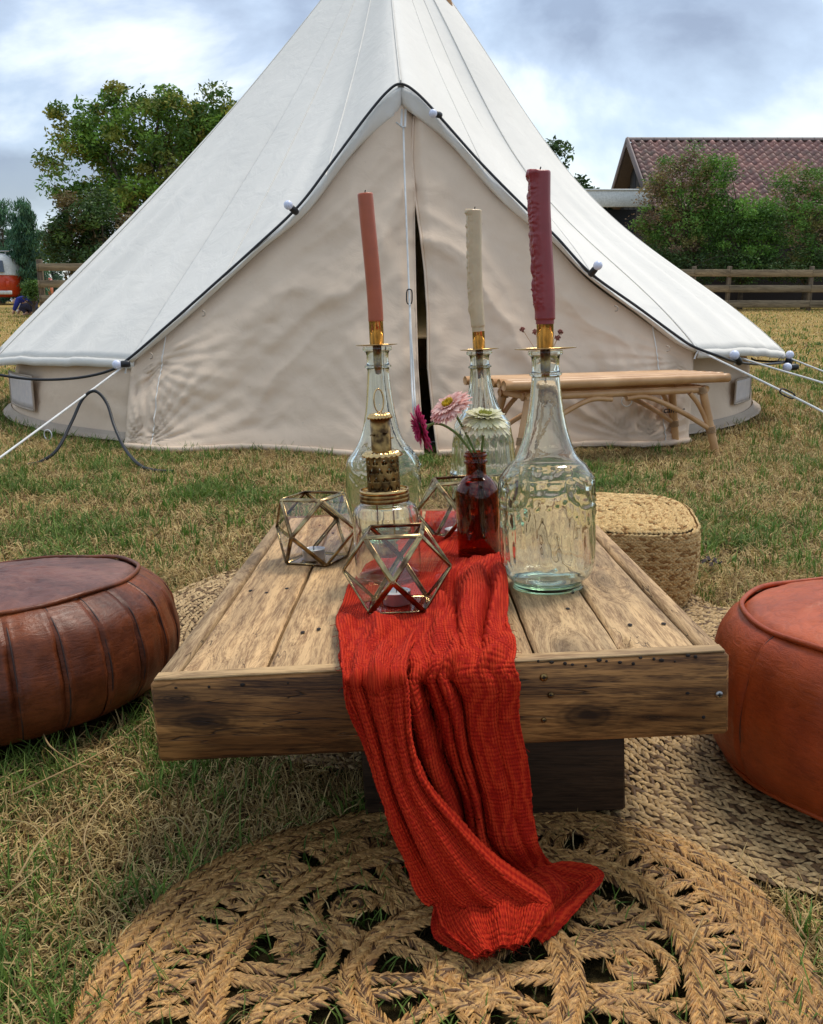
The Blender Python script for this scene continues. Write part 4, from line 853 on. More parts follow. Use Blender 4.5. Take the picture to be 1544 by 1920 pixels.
# amber vase with gerberas
sV = scl(902, 1050)
profV = [(0.5, 0), (36, 0), (39, 3), (40, 9), (40, 30), (40.5, 90), (40.5, 128), (38, 142), (29, 156), (21, 163), (19, 170), (19, 188), (22, 190), (22, 194), (20, 196), (20, 200), (22, 202), (22, 206), (20, 208), (20.5, 212)]; profV = [(r, h*0.945) for r, h in profV]
bV, MV, HV, _ = bottle(900, 1048, sV, profV, 'small amber brown apothecary bottle holding three gerberas', wall=0.0022, seg=72, mt='amber', name='amber_vase', cat='vase')
yV = MV.translation.y
def gerbera(stem_px, dirn, R, c1, c2, center, label, n=34, cup=0.15, dark=False, droop=0.1):
    base = [at(a, b_, yV+dy) for a, b_, dy in stem_px]; tip = base[-1]; g = thing('gerbera', label, 'flower', tip)
    mb = MB(); tube(mb, catmull([p[:] for p in base], 40), [0.0021]*36+[0.0026, 0.003, 0.0036, 0.0042], 10); mb.build('stem', M['stem'], g)
    d = Vector(dirn).normalized(); Q = d.to_track_quat('Z', 'Y').to_matrix().to_4x4(); Q.translation = tip
    V, q = lathe_np(smooth_prof([(0.0005, -0.004), (0.004, -0.002), (R*0.22, 0.004), (R*0.25, 0.008), (R*0.2, 0.010), (0.0005, 0.010)], 16), 24); mk('sepal', xf(V, Q), q, mat=M['wick' if dark else 'sepal'], parent=g)
    mb = MB(); rs = np.random.default_rng(n)
    for layer, (R_, z_, cp, m_) in enumerate(((1.0, 0.006, -droop, n), (0.93, 0.0085, 0.02-droop*0.6, n), (0.72, 0.011, cup, int(n*0.8)), (0.45, 0.012, cup*2.2, int(n*0.7)))):
        for k in range(m_):
            a = 2*math.pi*(k+0.5*layer+rs.uniform(-.25, .25))/m_; L_ = R*R_*rs.uniform(0.88, 1.06); w_ = R*0.092*rs.uniform(0.85, 1.15)*(1.0 if layer < 3 else 0.5); lift = cp*L_+rs.uniform(-.06, .06)*L_
            s_v = np.linspace(0, 1, 6); pts = []
            for s in s_v:
                rr = R*0.14+(L_-R*0.14)*s; hw = w_*(0.35+0.65*math.sin(min(1, s*1.25+0.05)*math.pi*0.62))*(1 if s < 0.99 else 0.35); zz = z_+lift*s**1.6+0.0015*math.sin(s*3)
                for u_ in (-1, 0, 1): pts.append((rr*math.cos(a)-u_*hw*math.sin(a), rr*math.sin(a)+u_*hw*math.cos(a), zz-(0.0008 if u_ == 0 else 0)))
            c = np.array(c1)*(1-0)+0; tt = rs.uniform(0, 1); colr = np.array(c1)*(1-tt)+np.array(c2)*tt
            mb.add(pts, grid_quads(6, 3), col=colr)
    V0 = xf(np.concatenate(mb.v), Q); mb.v = [V0]; o = mb.build('petals', M['petal'], g)
    if center:
        mb = MB(); 
        for k in range(90):
            r_ = R*0.24*math.sqrt((k+.5)/90); a = k*2.399; h = 0.0015*rs.uniform(.5, 1.5)+0.002*(r_/(R*.24))
            V, q, t_ = rbox((0.0011, 0.0011, h*2), 0.0003); mb.add(V+np.array([r_*math.cos(a), r_*math.sin(a), 0.0125+h]), q, t_, np.array(center)*(0.7+0.5*rs.uniform()))
        V0 = xf(np.concatenate(mb.v), Q); mb.v = [V0]; mb.build('disc_florets', M['petal'], g)
    return g
gerbera([(905, 1010, 0), (900, 880, 0), (885, 835, 0.0), (862, 790, 0.002), (848, 768, 0.004)], (-0.50, -0.30, 0.78), 44*sV, (0.86, 0.48, 0.42), (0.88, 0.64, 0.56), (0.75, 0.55, 0.03), 'pale pink gerbera with a yellow centre, middle flower in the amber vase', 46, 0.10)
gerbera([(908, 1010, 0), (904, 860, 0.004), (906, 825, 0.004), (909, 792, 0.004)], (0.04, -0.16, 1.0), 48*sV, (0.80, 0.78, 0.50), (0.82, 0.80, 0.62), (0.5, 0.5, 0.1), 'cream gerbera seen from the side, right flower in the amber vase', 46, 0.16, dark=True, droop=0.42)
gerbera([(900, 1010, 0), (896, 880, -0.004), (868, 826, -0.004), (838, 800, -0.004), (815, 794, -0.006), (800, 800, -0.006)], (-0.92, -0.14, -0.25), 46*sV, (0.50, 0.03, 0.13), (0.66, 0.08, 0.22), (0.35, 0.02, 0.08), 'magenta gerbera bent over to the left, left flower in the amber vase', 34, 0.25, droop=0.05)

# jar lantern with brass chimney
sJ = scl(731, 1090); MJ = placeM(731, 1091, 0.006); zJ, sJf = hmap(MJ)
jar = thing('jar_lantern', 'glass jar lantern with a pierced antique brass chimney and ring on top', 'lantern', MJ.translation)
prof = [(0.5, 0), (44, 0), (56, 4), (61, 12), (62, 40), (62.5, 105), (62, 122), (57, 134), (47, 141), (44, 146), (44, 156)]
V, q = shell([(r*float(sJf(zJ(h))), float(zJ(h))) for r, h in prof], 0.0022, 0.006, 72, n=90); mk('glass_jar', xf(V, MJ), q, mat=M['glass'], parent=jar)
def J(prof, name, mt='old_brass', rm=None, seg=64, parent=jar): V, q = lathe_np([(r*float(sJf(zJ(h))), float(zJ(h))) for r, h in prof], seg, rm); return mk(name, xf(V, MJ), q, mat=M[mt], parent=parent)
J([(0.5, 160), (46, 160), (47, 158), (47, 154), (46, 153), (47, 152), (47, 146), (45.5, 145), (44.9, 157), (0.5, 158)], 'lid')
J([(44, 168), (46, 168), (46.5, 164), (46, 161), (40, 161)], 'lid_ring', 'brass')
# pierced cylinder: quads left out make real holes
seg, nz = 96, 40; r0, z0, z1 = 31*sJ*.97, float(zJ(160)), float(zJ(232))
thg = np.arange(seg)*2*math.pi/seg; zg = np.linspace(z0, z1, nz); V = np.stack([r0*np.cos(thg)[None]+0*zg[:, None], r0*np.sin(thg)[None]+0*zg[:, None], zg[:, None]+0*thg[None]], -1).reshape(-1, 3); q = grid_quads(nz, seg, close_v=True)[:, ::-1]
qc = V[q].mean(1); aa = np.arctan2(qc[:, 1], qc[:, 0]); keep = np.ones(len(q), bool)
rs = np.random.default_rng(4)
for row in range(4):
    for k in range(11):
        ca = 2*math.pi*(k+0.5*(row % 2))/11; cz = z0+(z1-z0)*(0.16+0.225*row); tl = rs.uniform(-1, 1)
        for (ox, oz) in ((0, 0.0022), (0.0022, -0.0014), (-0.0022, -0.0014)):
            dx = ((aa-ca-ox/r0+math.pi) % (2*math.pi)-math.pi)*r0; dz = qc[:, 2]-cz-oz; keep &= (dx/0.0017)**2+(dz/0.0022)**2 > 1
o = mk('pierced_cylinder', xf(V, MJ), q[keep], mat=M['old_brass'], parent=jar); o.modifiers.new('t', 'SOLIDIFY').thickness = 0.0008
fl = lambda A_: (lambda th, z, r: A_*np.sin(th*20)*sstep(20*sJ, 34*sJ, r))
def flange(r_in, r_out, z, name, A_=0.0012): 
    prof = [(r_in, z+6), (r_in+3, z+5), (r_out*0.8, z+3), (r_out, z-4), (r_out-0.6, z-5), (r_in, z+1)]; V, q = lathe_np([(r*float(sJf(zJ(h))), float(zJ(h))) for r, h in prof], 120)
    th = np.arctan2(V[:, 1], V[:, 0]); rr = np.hypot(V[:, 0], V[:, 1]); f = sstep(r_in*sJ, r_out*sJ, rr); V[:, 2] += A_*np.sin(th*22)*f; mk(name, xf(V, MJ), q, mat=M['brass'], parent=jar)
flange(10, 39, 235, 'crimped_collar')
J([(19, 238), (19, 300), (18, 300), (18, 238)], 'chimney')
for k in range(5):
    a = k*1.3; mb = MB(); box(mb, (19*sJ*math.cos(a), 19*sJ*math.sin(a), float(zJ(262+3*k))), (0.006, 0.006, 0.0015), 0, M=MJ); mb.build('tab', M['old_brass'], jar)
flange(1, 24, 305, 'crimped_cap', 0.0010); J([(0.5, 312), (6, 311), (12, 308), (20, 305)], 'cap', 'brass')
a = np.linspace(0, 2*math.pi, 40); P = np.stack([8.5*sJ*np.cos(a), 3*sJ*np.cos(a), zJ(333+22*np.sin(a))], 1); mb = MB(); tube(mb, P, 0.0011, 8, cap=False); mb.build('ring', M['brass'], jar, M=MJ)
for x in (-15, 15): mb = MB(); tube(mb, [(x*sJ, 0, float(zJ(60))), (x*sJ, 0, float(zJ(158)))], 0.0012, 6); mb.build('wire', M['old_brass'], jar, M=MJ)
J([(0.5, 42), (19, 42), (20, 44), (20, 62), (19, 62), (18.5, 46), (0.5, 46)], 'candle_cup')

# geometric lanterns: cuboctahedra of brass strips with panes
def cubo(px, py, a, yaw, label, lift=0.0015):
    Mx = placeM(px, py, lift, yaw); s = a/math.sqrt(2); g = thing('geometric_lantern', label, 'lantern', Mx.translation, 'faceted glass lanterns on the table')
    vs_ = []
    for x, y, z in [(x, y, z) for x in (-1, 0, 1) for y in (-1, 0, 1) for z in (-1, 0, 1) if abs(x)+abs(y)+abs(z) == 2]:
        v = Vector((x, y, z))*s; v.rotate(Matrix.Rotation(rad(45), 3, 'Z')); v.z += s; vs_.append(v)
    ed = [(i, j) for i in range(12) for j in range(i+1, 12) if abs((vs_[i]-vs_[j]).length-a) < 1e-4]
    c0 = Vector((0, 0, s)); mb = MB()
    for i, j in ed:
        p, q_ = vs_[i], vs_[j]; mid = (p+q_)/2-c0; mb2 = MB(); bar(mb2, p, q_, 0.0074, 0.0028, 0.0008, up=mid.normalized()); mb.add(np.concatenate(mb2.v), np.concatenate(mb2.q), np.concatenate(mb2.t) if mb2.t else None)
    mb.build('frame', M['lead'], g, M=Mx)
    adj = {i: {j for e_ in ed for j in e_ if i in e_ and j != i} for i in range(12)}; faces = set()
    for i in range(12):
        for j in adj[i]:
            for k in adj[j]:
                if k in adj[i]: faces.add(frozenset((i, j, k)))
    nrm = [Vector(v) for v in ((0, 0, 1), (0, 0, -1))]+[Vector((math.cos(rad(45+90*k)), math.sin(rad(45+90*k)), 0)) for k in range(4)]
    for n_ in nrm: faces.add(frozenset(sorted(range(12), key=lambda i: -(vs_[i]-c0).dot(n_))[:4]))
    for f in faces:
        if len(f) == 4 and all(vs_[i].z > 1.9*s for i in f): continue      # the top is open
        P = [vs_[i] for i in f]; c = sum(P, Vector())/len(P); n_ = (c-c0).normalized(); ax = (P[0]-c).normalized(); ay = n_.cross(ax)
        P.sort(key=lambda p: math.atan2((p-c).dot(ay), (p-c).dot(ax))); top = [c+(p-c)*0.97+n_*0.0006 for p in P]; bt = [c+(p-c)*0.97-n_*0.0006 for p in P]; m_ = len(P)
        V = [v[:] for v in top+bt]; q = []; t_ = []
        if m_ == 4: q = [(0, 1, 2, 3), (7, 6, 5, 4)]
        else: t_ = [(0, 1, 2), (5, 4, 3)]
        q += [(k, k+m_, (k+1) % m_+m_, (k+1) % m_) for k in range(m_)]
        mk('pane', xf(V, Mx), q, t_ if t_ else None, M['pane'], g, smooth=False)
    return Mx, s
def tealight(Mx, off, label):
    MM = Mx @ Matrix.Translation((off[0], off[1], 0.0022)); t_ = thing('tealight', label, 'candle', MM.translation, 'unlit tealights in the faceted lanterns')
    V, q = lathe_np([(0.0005, 0), (0.0185, 0), (0.019, 0.001), (0.0192, 0.0165), (0.0196, 0.017), (0.0188, 0.017), (0.0186, 0.0145), (0.0005, 0.0145)], 40, lambda th, z, r: 0.00025*np.sin(th*24)); mk('tin_cup', xf(V, MM), q, mat=M['tin'], parent=t_)
    V, q = lathe_np([(0.0005, 0.0130), (0.0183, 0.0130), (0.0183, 0.0152), (0.004, 0.0150), (0.0005, 0.0146)], 32); mk('wax', xf(V, MM), q, mat=M['wax_white'], parent=t_)
    mb = MB(); tube(mb, [(0, 0, 0.0145), (0.0005, 0, 0.021)], 0.0007, 6); mb.build('wick', M['wick'], t_, M=MM)
sF = scl(750, 1138); aF = 0.0735
Mf, s1 = cubo(749, 1143, aF, rad(-3), 'faceted brass and glass lantern at the front, standing on the red runner', 0.006); tealight(Mf, (-0.003, 0.006), 'tealight inside the front lantern on the runner')
Ml, s2 = cubo(596, 1050, 0.0775, rad(-24), 'faceted brass and glass lantern on the bare planks left of the jar'); tealight(Ml, (-0.004, -0.004), 'tealight inside the left lantern on the bare planks')
Mb_, s3 = cubo(862, 1016, 0.0755, rad(4), 'faceted brass and glass lantern half hidden behind the amber vase', 0.006); tealight(Mb_, (-0.006, 0.0), 'tealight inside the lantern behind the amber vase')

# ================================================================== WOVEN RUGS
def leaves_np(C, T, S, U, L, W, H):
    """little spindle-shaped straws: 8 verts each"""
    L = np.broadcast_to(np.asarray(L, float), (len(C),))[:, None]; W = np.broadcast_to(np.asarray(W, float), (len(C),))[:, None]; H = np.broadcast_to(np.asarray(H, float), (len(C),))[:, None]
    f = [(-.5, 0, 0), (-.22, -.5, .1), (-.2, 0, 1), (-.22, .5, .1), (.24, -.48, .1), (.2, 0, .95), (.24, .48, .1), (.5, 0, 0.05)]
    V = np.stack([C+T*L*a+S*W*b_+U*H*c for a, b_, c in f], 1); n = len(C); o = (np.arange(n)*8)[:, None]
    q = np.concatenate([o+np.array([[1, 4, 5, 2]]), o+np.array([[2, 5, 6, 3]])]); t_ = np.concatenate([o+np.array([[0, 1, 2]]), o+np.array([[0, 2, 3]]), o+np.array([[7, 5, 4]]), o+np.array([[7, 6, 5]])])
    return V.reshape(-1, 3), q, t_
def straw_cols(n, k, rs, base=((0.42, 0.26, 0.11), (0.60, 0.41, 0.19), (0.27, 0.15, 0.06))):
    a, b_, c = map(np.array, base); u = rs.uniform(0, 1, n)[:, None]; v = rs.uniform(0, 1, n)[:, None]
    col = a*(1-u)+b_*u; col = np.where(v < 0.16, c, col); return np.repeat(col, k, 0)
rsR = np.random.default_rng(21)
RC = np.array([0.055, 0.795]); rimpx = [(115, 1920), (150, 1850), (220, 1770), (350, 1650), (500, 1568), (600, 1546), (800, 1510), (1002, 1512), (1222, 1550), (1322, 1590), (1412, 1660), (1472, 1720), (1522, 1825), (1542, 1900)]
ra = []
for p in rimpx: g_ = onground(*p, 0.012); ra.append((math.atan2(g_.y-RC[1], g_.x-RC[0]), math.hypot(g_.x-RC[0], g_.y-RC[1])))
ra += [(-math.pi/2, 0.37), (-math.pi*0.75, 0.375), (-math.pi*0.25, 0.375)]; ra.sort(); ra_a = np.array([a for a, r in ra]); ra_r = np.array([r for a, r in ra])
def RR(th):
    th = (np.asarray(th)+math.pi) % (2*math.pi)-math.pi
    ks = np.array([-.24, -.12, 0, .12, .24]); return sum(np.interp((th+k+math.pi) % (2*math.pi)-math.pi, ra_a, ra_r, period=2*math.pi) for k in ks)/5
def rp(f, th):      # fraction of the radius, angle -> world xy
    f = np.asarray(f, float); th = np.asarray(th, float); r = f*RR(th)*1.0+0*th; return np.stack([RC[0]+r*np.cos(th), RC[1]+r*np.sin(th)], -1)
rug = thing('round_rug', 'open-work round rug of braided seagrass loops in the foreground under the runner', 'rug', (RC[0], RC[1], 0))
RUGZ = 0.013
def braid(path, name, w=0.0155, closed=False, z=RUGZ, parent=rug, wl=0.034, seed=0, h=1.0):
    P = np.asarray(path, float); Pc = np.vstack([P, P[:1]]) if closed else P
    Ltot = np.sum(np.linalg.norm(np.diff(Pc, axis=0), axis=1)); nw = max(1, round(Ltot/wl)); n = nw*11
    Q = resample(P, n, closed)
    if closed: T = (np.roll(Q, -1, 0)-np.roll(Q, 1, 0))
    else: T = np.gradient(Q, axis=0)
    T = T/np.linalg.norm(T, axis=1)[:, None]; S = np.stack([-T[:, 1], T[:, 0]], 1)
    s = np.arange(n)/n*nw*2*math.pi if closed else np.linspace(0, nw*2*math.pi, n)
    rs = np.random.default_rng(seed+int(abs(Q[0, 0])*9999)); mb = MB(); sides = 6; ca = np.cos(np.arange(sides)*2*math.pi/sides); sa = np.sin(np.arange(sides)*2*math.pi/sides)
    step = 0.0092; m_ = max(3, int(Ltot/step)); C0 = resample(P, m_, closed); T0 = (np.roll(C0, -1, 0)-np.roll(C0, 1, 0)) if closed else np.gradient(C0, axis=0); T0 /= np.linalg.norm(T0, axis=1)[:, None]; S0_ = np.stack([-T0[:, 1], T0[:, 0]], 1)
    zc = z+0.0016*np.sin(np.arange(m_)*0.13+seed)+0.004*(fnoise(C0[:, 0]*14, C0[:, 1]*14, 77)-0.3)
    for sg in (-1, 1):
        for sub in (-1.5, -0.5, 0.5, 1.5):
            n_ = m_; jt = rs.normal(0, 1, (n_, 4)); sl = sg*(rad(24)+jt[:, 0]*0.10); cs_, sn_ = np.cos(sl), np.sin(sl)
            D = np.concatenate([T0*cs_[:, None]-S0_*sn_[:, None]*1.0, (0.10+0.05*jt[:, 1])[:, None]], 1); Sd = np.concatenate([S0_*cs_[:, None]+T0*sn_[:, None], np.zeros((n_, 1))], 1); U = np.tile([0, 0, 1.0], (n_, 1))
            cc = np.zeros((n_, 3)); cc[:, :2] = C0+S0_*(sg*w*0.25)+T0*((0.5*step if sg > 0 else 0)+jt[:, 2]*0.0006)[:, None]; cc[:, 2] = zc-0.0004*abs(sub)
            cc += Sd*(sub*w*0.118)+np.array([0, 0, 1])*(jt[:, 0]*0.0005)[:, None]
            V, q, t_ = leaves_np(cc, D, Sd, U, (0.0235 if abs(sub) < 1 else 0.020)*(1+0.14*jt[:, 3]), w*0.155, w*0.26)
            base = straw_cols(n_, 8, rs, ((0.36, 0.180, 0.058), (0.60, 0.350, 0.120), (0.12, 0.052, 0.016))); mb.add(V, q, t_, base)
    P3 = np.concatenate([Q, np.full((len(Q), 1), z-0.0012)], 1); nn = len(P3); Vt = np.zeros((nn, 6, 3)); Vt[..., :2] = Q[:, None]+S[:, None]*(w*0.42)*ca[None, :, None]; Vt[..., 2] = z-0.002+0.0035*sa[None]
    mb.add(Vt, grid_quads(nn, 6, close_u=closed, close_v=True), col=(0.07, 0.032, 0.011))
    return mb.build(name, M['seagrass'], parent)
TA = np.linspace(0, 2*math.pi, 400, endpoint=False)
def ring_path(f, j=0.0, sd=0): return rp(f+j*(fnoise(TA*3, TA*0, sd)-0.5), TA)
for i, f in enumerate((0.978, 0.936, 0.894, 0.855)): braid(ring_path(f, 0.006, i), 'braid_ring', closed=True, seed=i, w=0.0146, z=RUGZ+(0.003 if i == 1 else 0))
for i, f in enumerate((0.685, 0.643)): braid(ring_path(f, 0.010, i+5), 'braid_ring', closed=True, seed=i+7, w=0.0146, z=RUGZ+0.003)
for i, f in enumerate((0.315, 0.272)): braid(ring_path(f, 0.012, i+9), 'braid_ring', closed=True, seed=i+11, w=0.0146, z=RUGZ+0.003)
NH = 24
for k in range(NH):
    a0 = 2*math.pi*(k+0.3)/NH+rsR.uniform(-.03, .03); hw = math.pi/NH*0.80; f0, f1 = 0.715, 0.832; jit = rsR.uniform(-0.008, 0.008)
    u = np.linspace(0, 1, 16)
    leg = [(f0, a0-hw)]+[(f0+(f1-f0)*x, a0-hw+0.02*math.sin(x*3)) for x in u[1:]]+[(f1+0.012*math.sin(x*math.pi)+jit, a0-hw+2*hw*x) for x in u]+[(f1-(f1-f0)*x, a0+hw-0.02*math.sin(x*3)) for x in u]
    braid(rp([l[0] for l in leg], [l[1] for l in leg]), 'loop', w=0.0115, wl=0.030, seed=k+30, z=RUGZ-0.001)
    inner = [(f0+0.004, a0-hw*0.28), (0.76, a0-hw*0.34), (0.79, a0-hw*0.30), (0.806, a0), (0.79, a0+hw*0.32), (0.755, a0+hw*0.30), (0.728, a0+hw*0.22)]
    braid(catmull(rp([l[0] for l in inner], [l[1] for l in inner]), 50), 'loop', w=0.0108, wl=0.030, seed=k+60, z=RUGZ)
NC = 11
for k in range(NC):
    a0 = 2*math.pi*(k+0.15)/NC+rsR.uniform(-.03, .03); hw = math.pi/NC*0.86; flip = (k % 2 == 0)
    c = rp(0.475 if flip else 0.49, a0)
    er = np.array([math.cos(a0), math.sin(a0)]); et = np.array([-er[1], er[0]])
    if not flip: er_ = -er
    else: er_ = er
    # horseshoe arch
    x = np.linspace(-1, 1, 60); hwm = 0.047+rsR.uniform(-.004, .004); H0 = 0.048
    arch = [c+et*hwm*math.cos(math.pi*(0.5+0.5*xx)-math.pi/2+math.pi/2 if False else math.pi*(1-(xx+1)/2))+er_*(H0*math.sin(math.pi*((xx+1)/2))-0.006) for xx in x]
    arch = [c-et*hwm*1.02-er_*0.046]+arch+[c+et*hwm*1.02-er_*0.046]; braid(resample(arch, 90), 'arch', w=0.0125, seed=k+90)
    arch2 = [c+et*hwm*0.60*math.cos(math.pi*(1-(xx+1)/2))+er_*(H0*0.62*math.sin(math.pi*((xx+1)/2))-0.012) for xx in x]; arch2 = [c-et*hwm*0.62-er_*0.040]+arch2+[c+et*hwm*0.62-er_*0.040]; braid(resample(arch2, 70), 'arch', w=0.0115, seed=k+240, z=RUGZ-0.002)
    # coil inside the arch
    tt = np.linspace(0, 1, 120); ang_ = tt*2*math.pi*1.6+rsR.uniform(0, 1); rr = 0.005+0.015*tt
    sp = [c+er_*(0.002)+et*(r_*1.25*math.cos(a))+er_*(r_*math.sin(a)) for r_, a in zip(rr, ang_)]; braid(resample(sp, 100), 'coil', w=0.0108, wl=0.028, seed=k+120, z=RUGZ+0.001)
    # tie between arches
    am = a0+math.pi/NC
    for da in (-0.07, 0.05): tie = [(0.335, am+da*1.3), (0.42, am+da*0.5+rsR.uniform(-.02, .02)), (0.53, am+da*0.5), (0.622, am+da*1.2)]; braid(catmull(rp([l[0] for l in tie], [l[1] for l in tie]), 40), 'tie', w=0.0110, wl=0.030, seed=k+150, z=RUGZ-0.002)
for k in range(8):
    for da in (-0.13, 0.13):
        a0 = 2*math.pi*k/8+0.1; braid(rp([0.115, 0.18, 0.25], [a0+da*1.2, a0+da, a0+da*0.9]), 'spoke', w=0.0125, wl=0.03, seed=k+170)
tt = np.linspace(0, 1, 200); braid(resample(rp(0.012+0.10*tt, tt*2*math.pi*3.0), 220), 'coil', w=0.0145, wl=0.03, seed=200, z=RUGZ+0.002)

def flat_rug(c, R, z, name, label, vis, sp=0.0115, cols=None, ph=0):
    g = thing(name, label, 'rug', (c[0], c[1], 0)); n = int(R/sp)
    V, q = lathe_np([(0.001, z-0.003), (R-0.01, z-0.003)], 64); mk('backing', V+np.array([c[0], c[1], 0]), q, mat=simple('rug backing', (0.16, 0.10, 0.05), 0.9), parent=g)
    for i in range(n):
        r = (i+0.7)*sp; m_ = int(2*math.pi*r/0.0105); th = np.arange(m_)*2*math.pi/m_+i*0.37; 
        x = c[0]+r*np.cos(th); y = c[1]+r*np.sin(th); k_ = vis(x, y); th = th[k_]
        if len(th) < 3: continue
        r_ = r+rsR.normal(0, 0.0007, len(th)); sl = (1 if i % 2 else -1)*rad(27)+rsR.normal(0, 0.13, len(th))
        C = np.stack([c[0]+r_*np.cos(th), c[1]+r_*np.sin(th), np.full(len(th), z)+rsR.normal(0, 0.0008, len(th))+0.004*fnoise(x[k_]*9, y[k_]*9, 5)], 1); ta = th+math.pi/2+sl
        T = np.stack([np.cos(ta), np.sin(ta), rsR.normal(0.0, 0.12, len(th))], 1); S = np.stack([-np.sin(ta), np.cos(ta), 0*ta], 1); U = np.tile([0, 0, 1.0], (len(th), 1))
        V, q, t_ = leaves_np(C, T, S, U, rsR.uniform(0.017, 0.023, len(th)), rsR.uniform(0.0052, 0.0075, len(th)), 0.0036)
        mk('braid_row', V, q, t_, M['flatgrass'], g, col=straw_cols(len(th), 8, rsR, cols or ((0.32, 0.20, 0.09), (0.54, 0.38, 0.19), (0.16, 0.09, 0.035))))
    return g
visA = lambda x, y: ~(((x > bx0+0.04) & (x < bx1-0.04) & (y > TO.y+by0+0.04) & (y < TO.y+by1-0.04)) | ((x > W0+0.12) & (x < W1-0.12) & (y > 1.75)))
def inrug(x, y, f=0.97): return np.hypot(x-RC[0], y-RC[1]) < f*RR(np.arctan2(y-RC[1], x-RC[0]))
flat_rug((0.05, 1.87), 0.665, 0.007, 'flat_rug', 'flat round seagrass rug lying under the back half of the low table', lambda x, y: x > -99)
visB = lambda x, y: x > -99
flat_rug((0.70, 1.42), 0.545, 0.011, 'flat_rug', 'flat round seagrass rug under the red leather pouf, overlapped by the open-work rug', visB, ph=1, cols=((0.32, 0.20, 0.085), (0.55, 0.37, 0.17), (0.14, 0.075, 0.03)))

# ================================================================== POUFS
def leather_pouf(c, R, h, label, mats, npan, tilt, a_off=0.0, bulge=0.06, rtop=0.80, foot=True):
    g = thing('leather_pouf', label, 'pouf', c); Mx = Matrix.Translation(c) @ Matrix.Rotation(tilt[1], 4, Vector((math.cos(tilt[0]), math.sin(tilt[0]), 0)))
    prof = smooth_prof([(R*0.72, 0.0), (R*0.86, 0.012), (R*0.96, h*0.20), (R*1.0, h*0.42), (R*0.985, h*0.62), (R*0.95, h*0.80), (R*(rtop+0.065), h*0.925), (R*rtop, h*0.985)], 34)
    for k in range(npan):
        a0, a1 = a_off+2*math.pi*k/npan, a_off+2*math.pi*(k+1)/npan; n = 26 if npan > 6 else 60; s = np.linspace(0, 1, n)[:, None]; zf = (prof[:, 1]/h)[None]
        edge = np.minimum(s, 1-s)*(a1-a0)*R; puff = -0.0065*np.exp(-edge/0.008)+0.003*np.exp(-((edge-0.008)/0.004)**2)
        th = a0+(a1-a0)*s; r = prof[:, 0][None]+puff*np.sin(np.clip(zf, 0.02, 1)*math.pi*0.9+0.15)
        r = r+(fnoise(th*R*26, zf*h*20+k, k+3)-0.5)*0.006+(fnoise(th*R*90, zf*h*55, k+5)-0.5)*0.0016+0.0010*np.sin(zf*38+th*3)*np.exp(-edge/0.008)
        V = np.stack([r*np.cos(th), r*np.sin(th), prof[:, 1][None]+0*th], -1); mk('side_panel', xf(V, Mx), grid_quads(n, len(prof)), mat=mats[0], parent=g)
        if npan > 2:
            mb = MB(); P = np.stack([(prof[:, 0]-0.0055)*math.cos(a0+0.006/R), (prof[:, 0]-0.0055)*math.sin(a0+0.006/R), prof[:, 1]], 1); tube(mb, xf(P+np.stack([0.0040*np.cos(np.full(len(P), a0)), 0.0040*np.sin(np.full(len(P), a0)), 0*P[:, 2]], 1), Mx), 0.0014, 6); mb.build('seam', mats[2], g)
    nr, ns = 40, 160; rr = np.linspace(1, 0, nr)**0.8*R*(rtop+0.004); th = np.arange(ns)*2*math.pi/ns
    f = rr/(R*rtop); X = rr[:, None]*np.cos(th)[None]; Y = rr[:, None]*np.sin(th)[None]
    Z = h*0.985+(0.020+bulge*0.5)*(1-f[:, None]**2)+(fnoise(th[None]*8+X*20, f[:, None]*3, 4)-0.5)*0.008*np.sin(np.clip(f, 0, 1)*math.pi)[:, None]+(fnoise(X*60, Y*60, 8)-0.5)*0.003-0.006*np.exp(-((1-f[:, None])/0.03)**2)
    mk('top_panel', xf(np.stack([X, Y, Z], -1), Mx), grid_quads(nr, ns, close_v=True)[:, ::-1], mat=mats[1], parent=g)
    for (rf, zf_) in ((rtop+0.012, 0.992), (0.90, 0.09))[:2 if foot else 1]:
        a = np.linspace(0, 2*math.pi, 120); P = np.stack([R*rf*np.cos(a), R*rf*np.sin(a), h*zf_+0*a+0.0015*np.sin(a*9)], 1); mb = MB(); tube(mb, xf(P, Mx), 0.0040, 8, cap=False); mb.build('piping', mats[0], g)
    return g
M['seam_thread'] = simple('seam', (0.035, 0.012, 0.008), 0.6)
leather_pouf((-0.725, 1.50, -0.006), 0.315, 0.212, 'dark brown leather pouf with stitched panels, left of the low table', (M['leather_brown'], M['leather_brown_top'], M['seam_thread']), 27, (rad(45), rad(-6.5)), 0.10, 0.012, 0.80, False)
leather_pouf((0.722, 1.205, 0.012), 0.285, 0.238, 'orange red leather pouf with piped top, right of the low table', (M['leather_red'], M['leather_red_top'], M['seam_thread']), 4, (0, rad(-3)), 3.38, 0.045, 0.83)
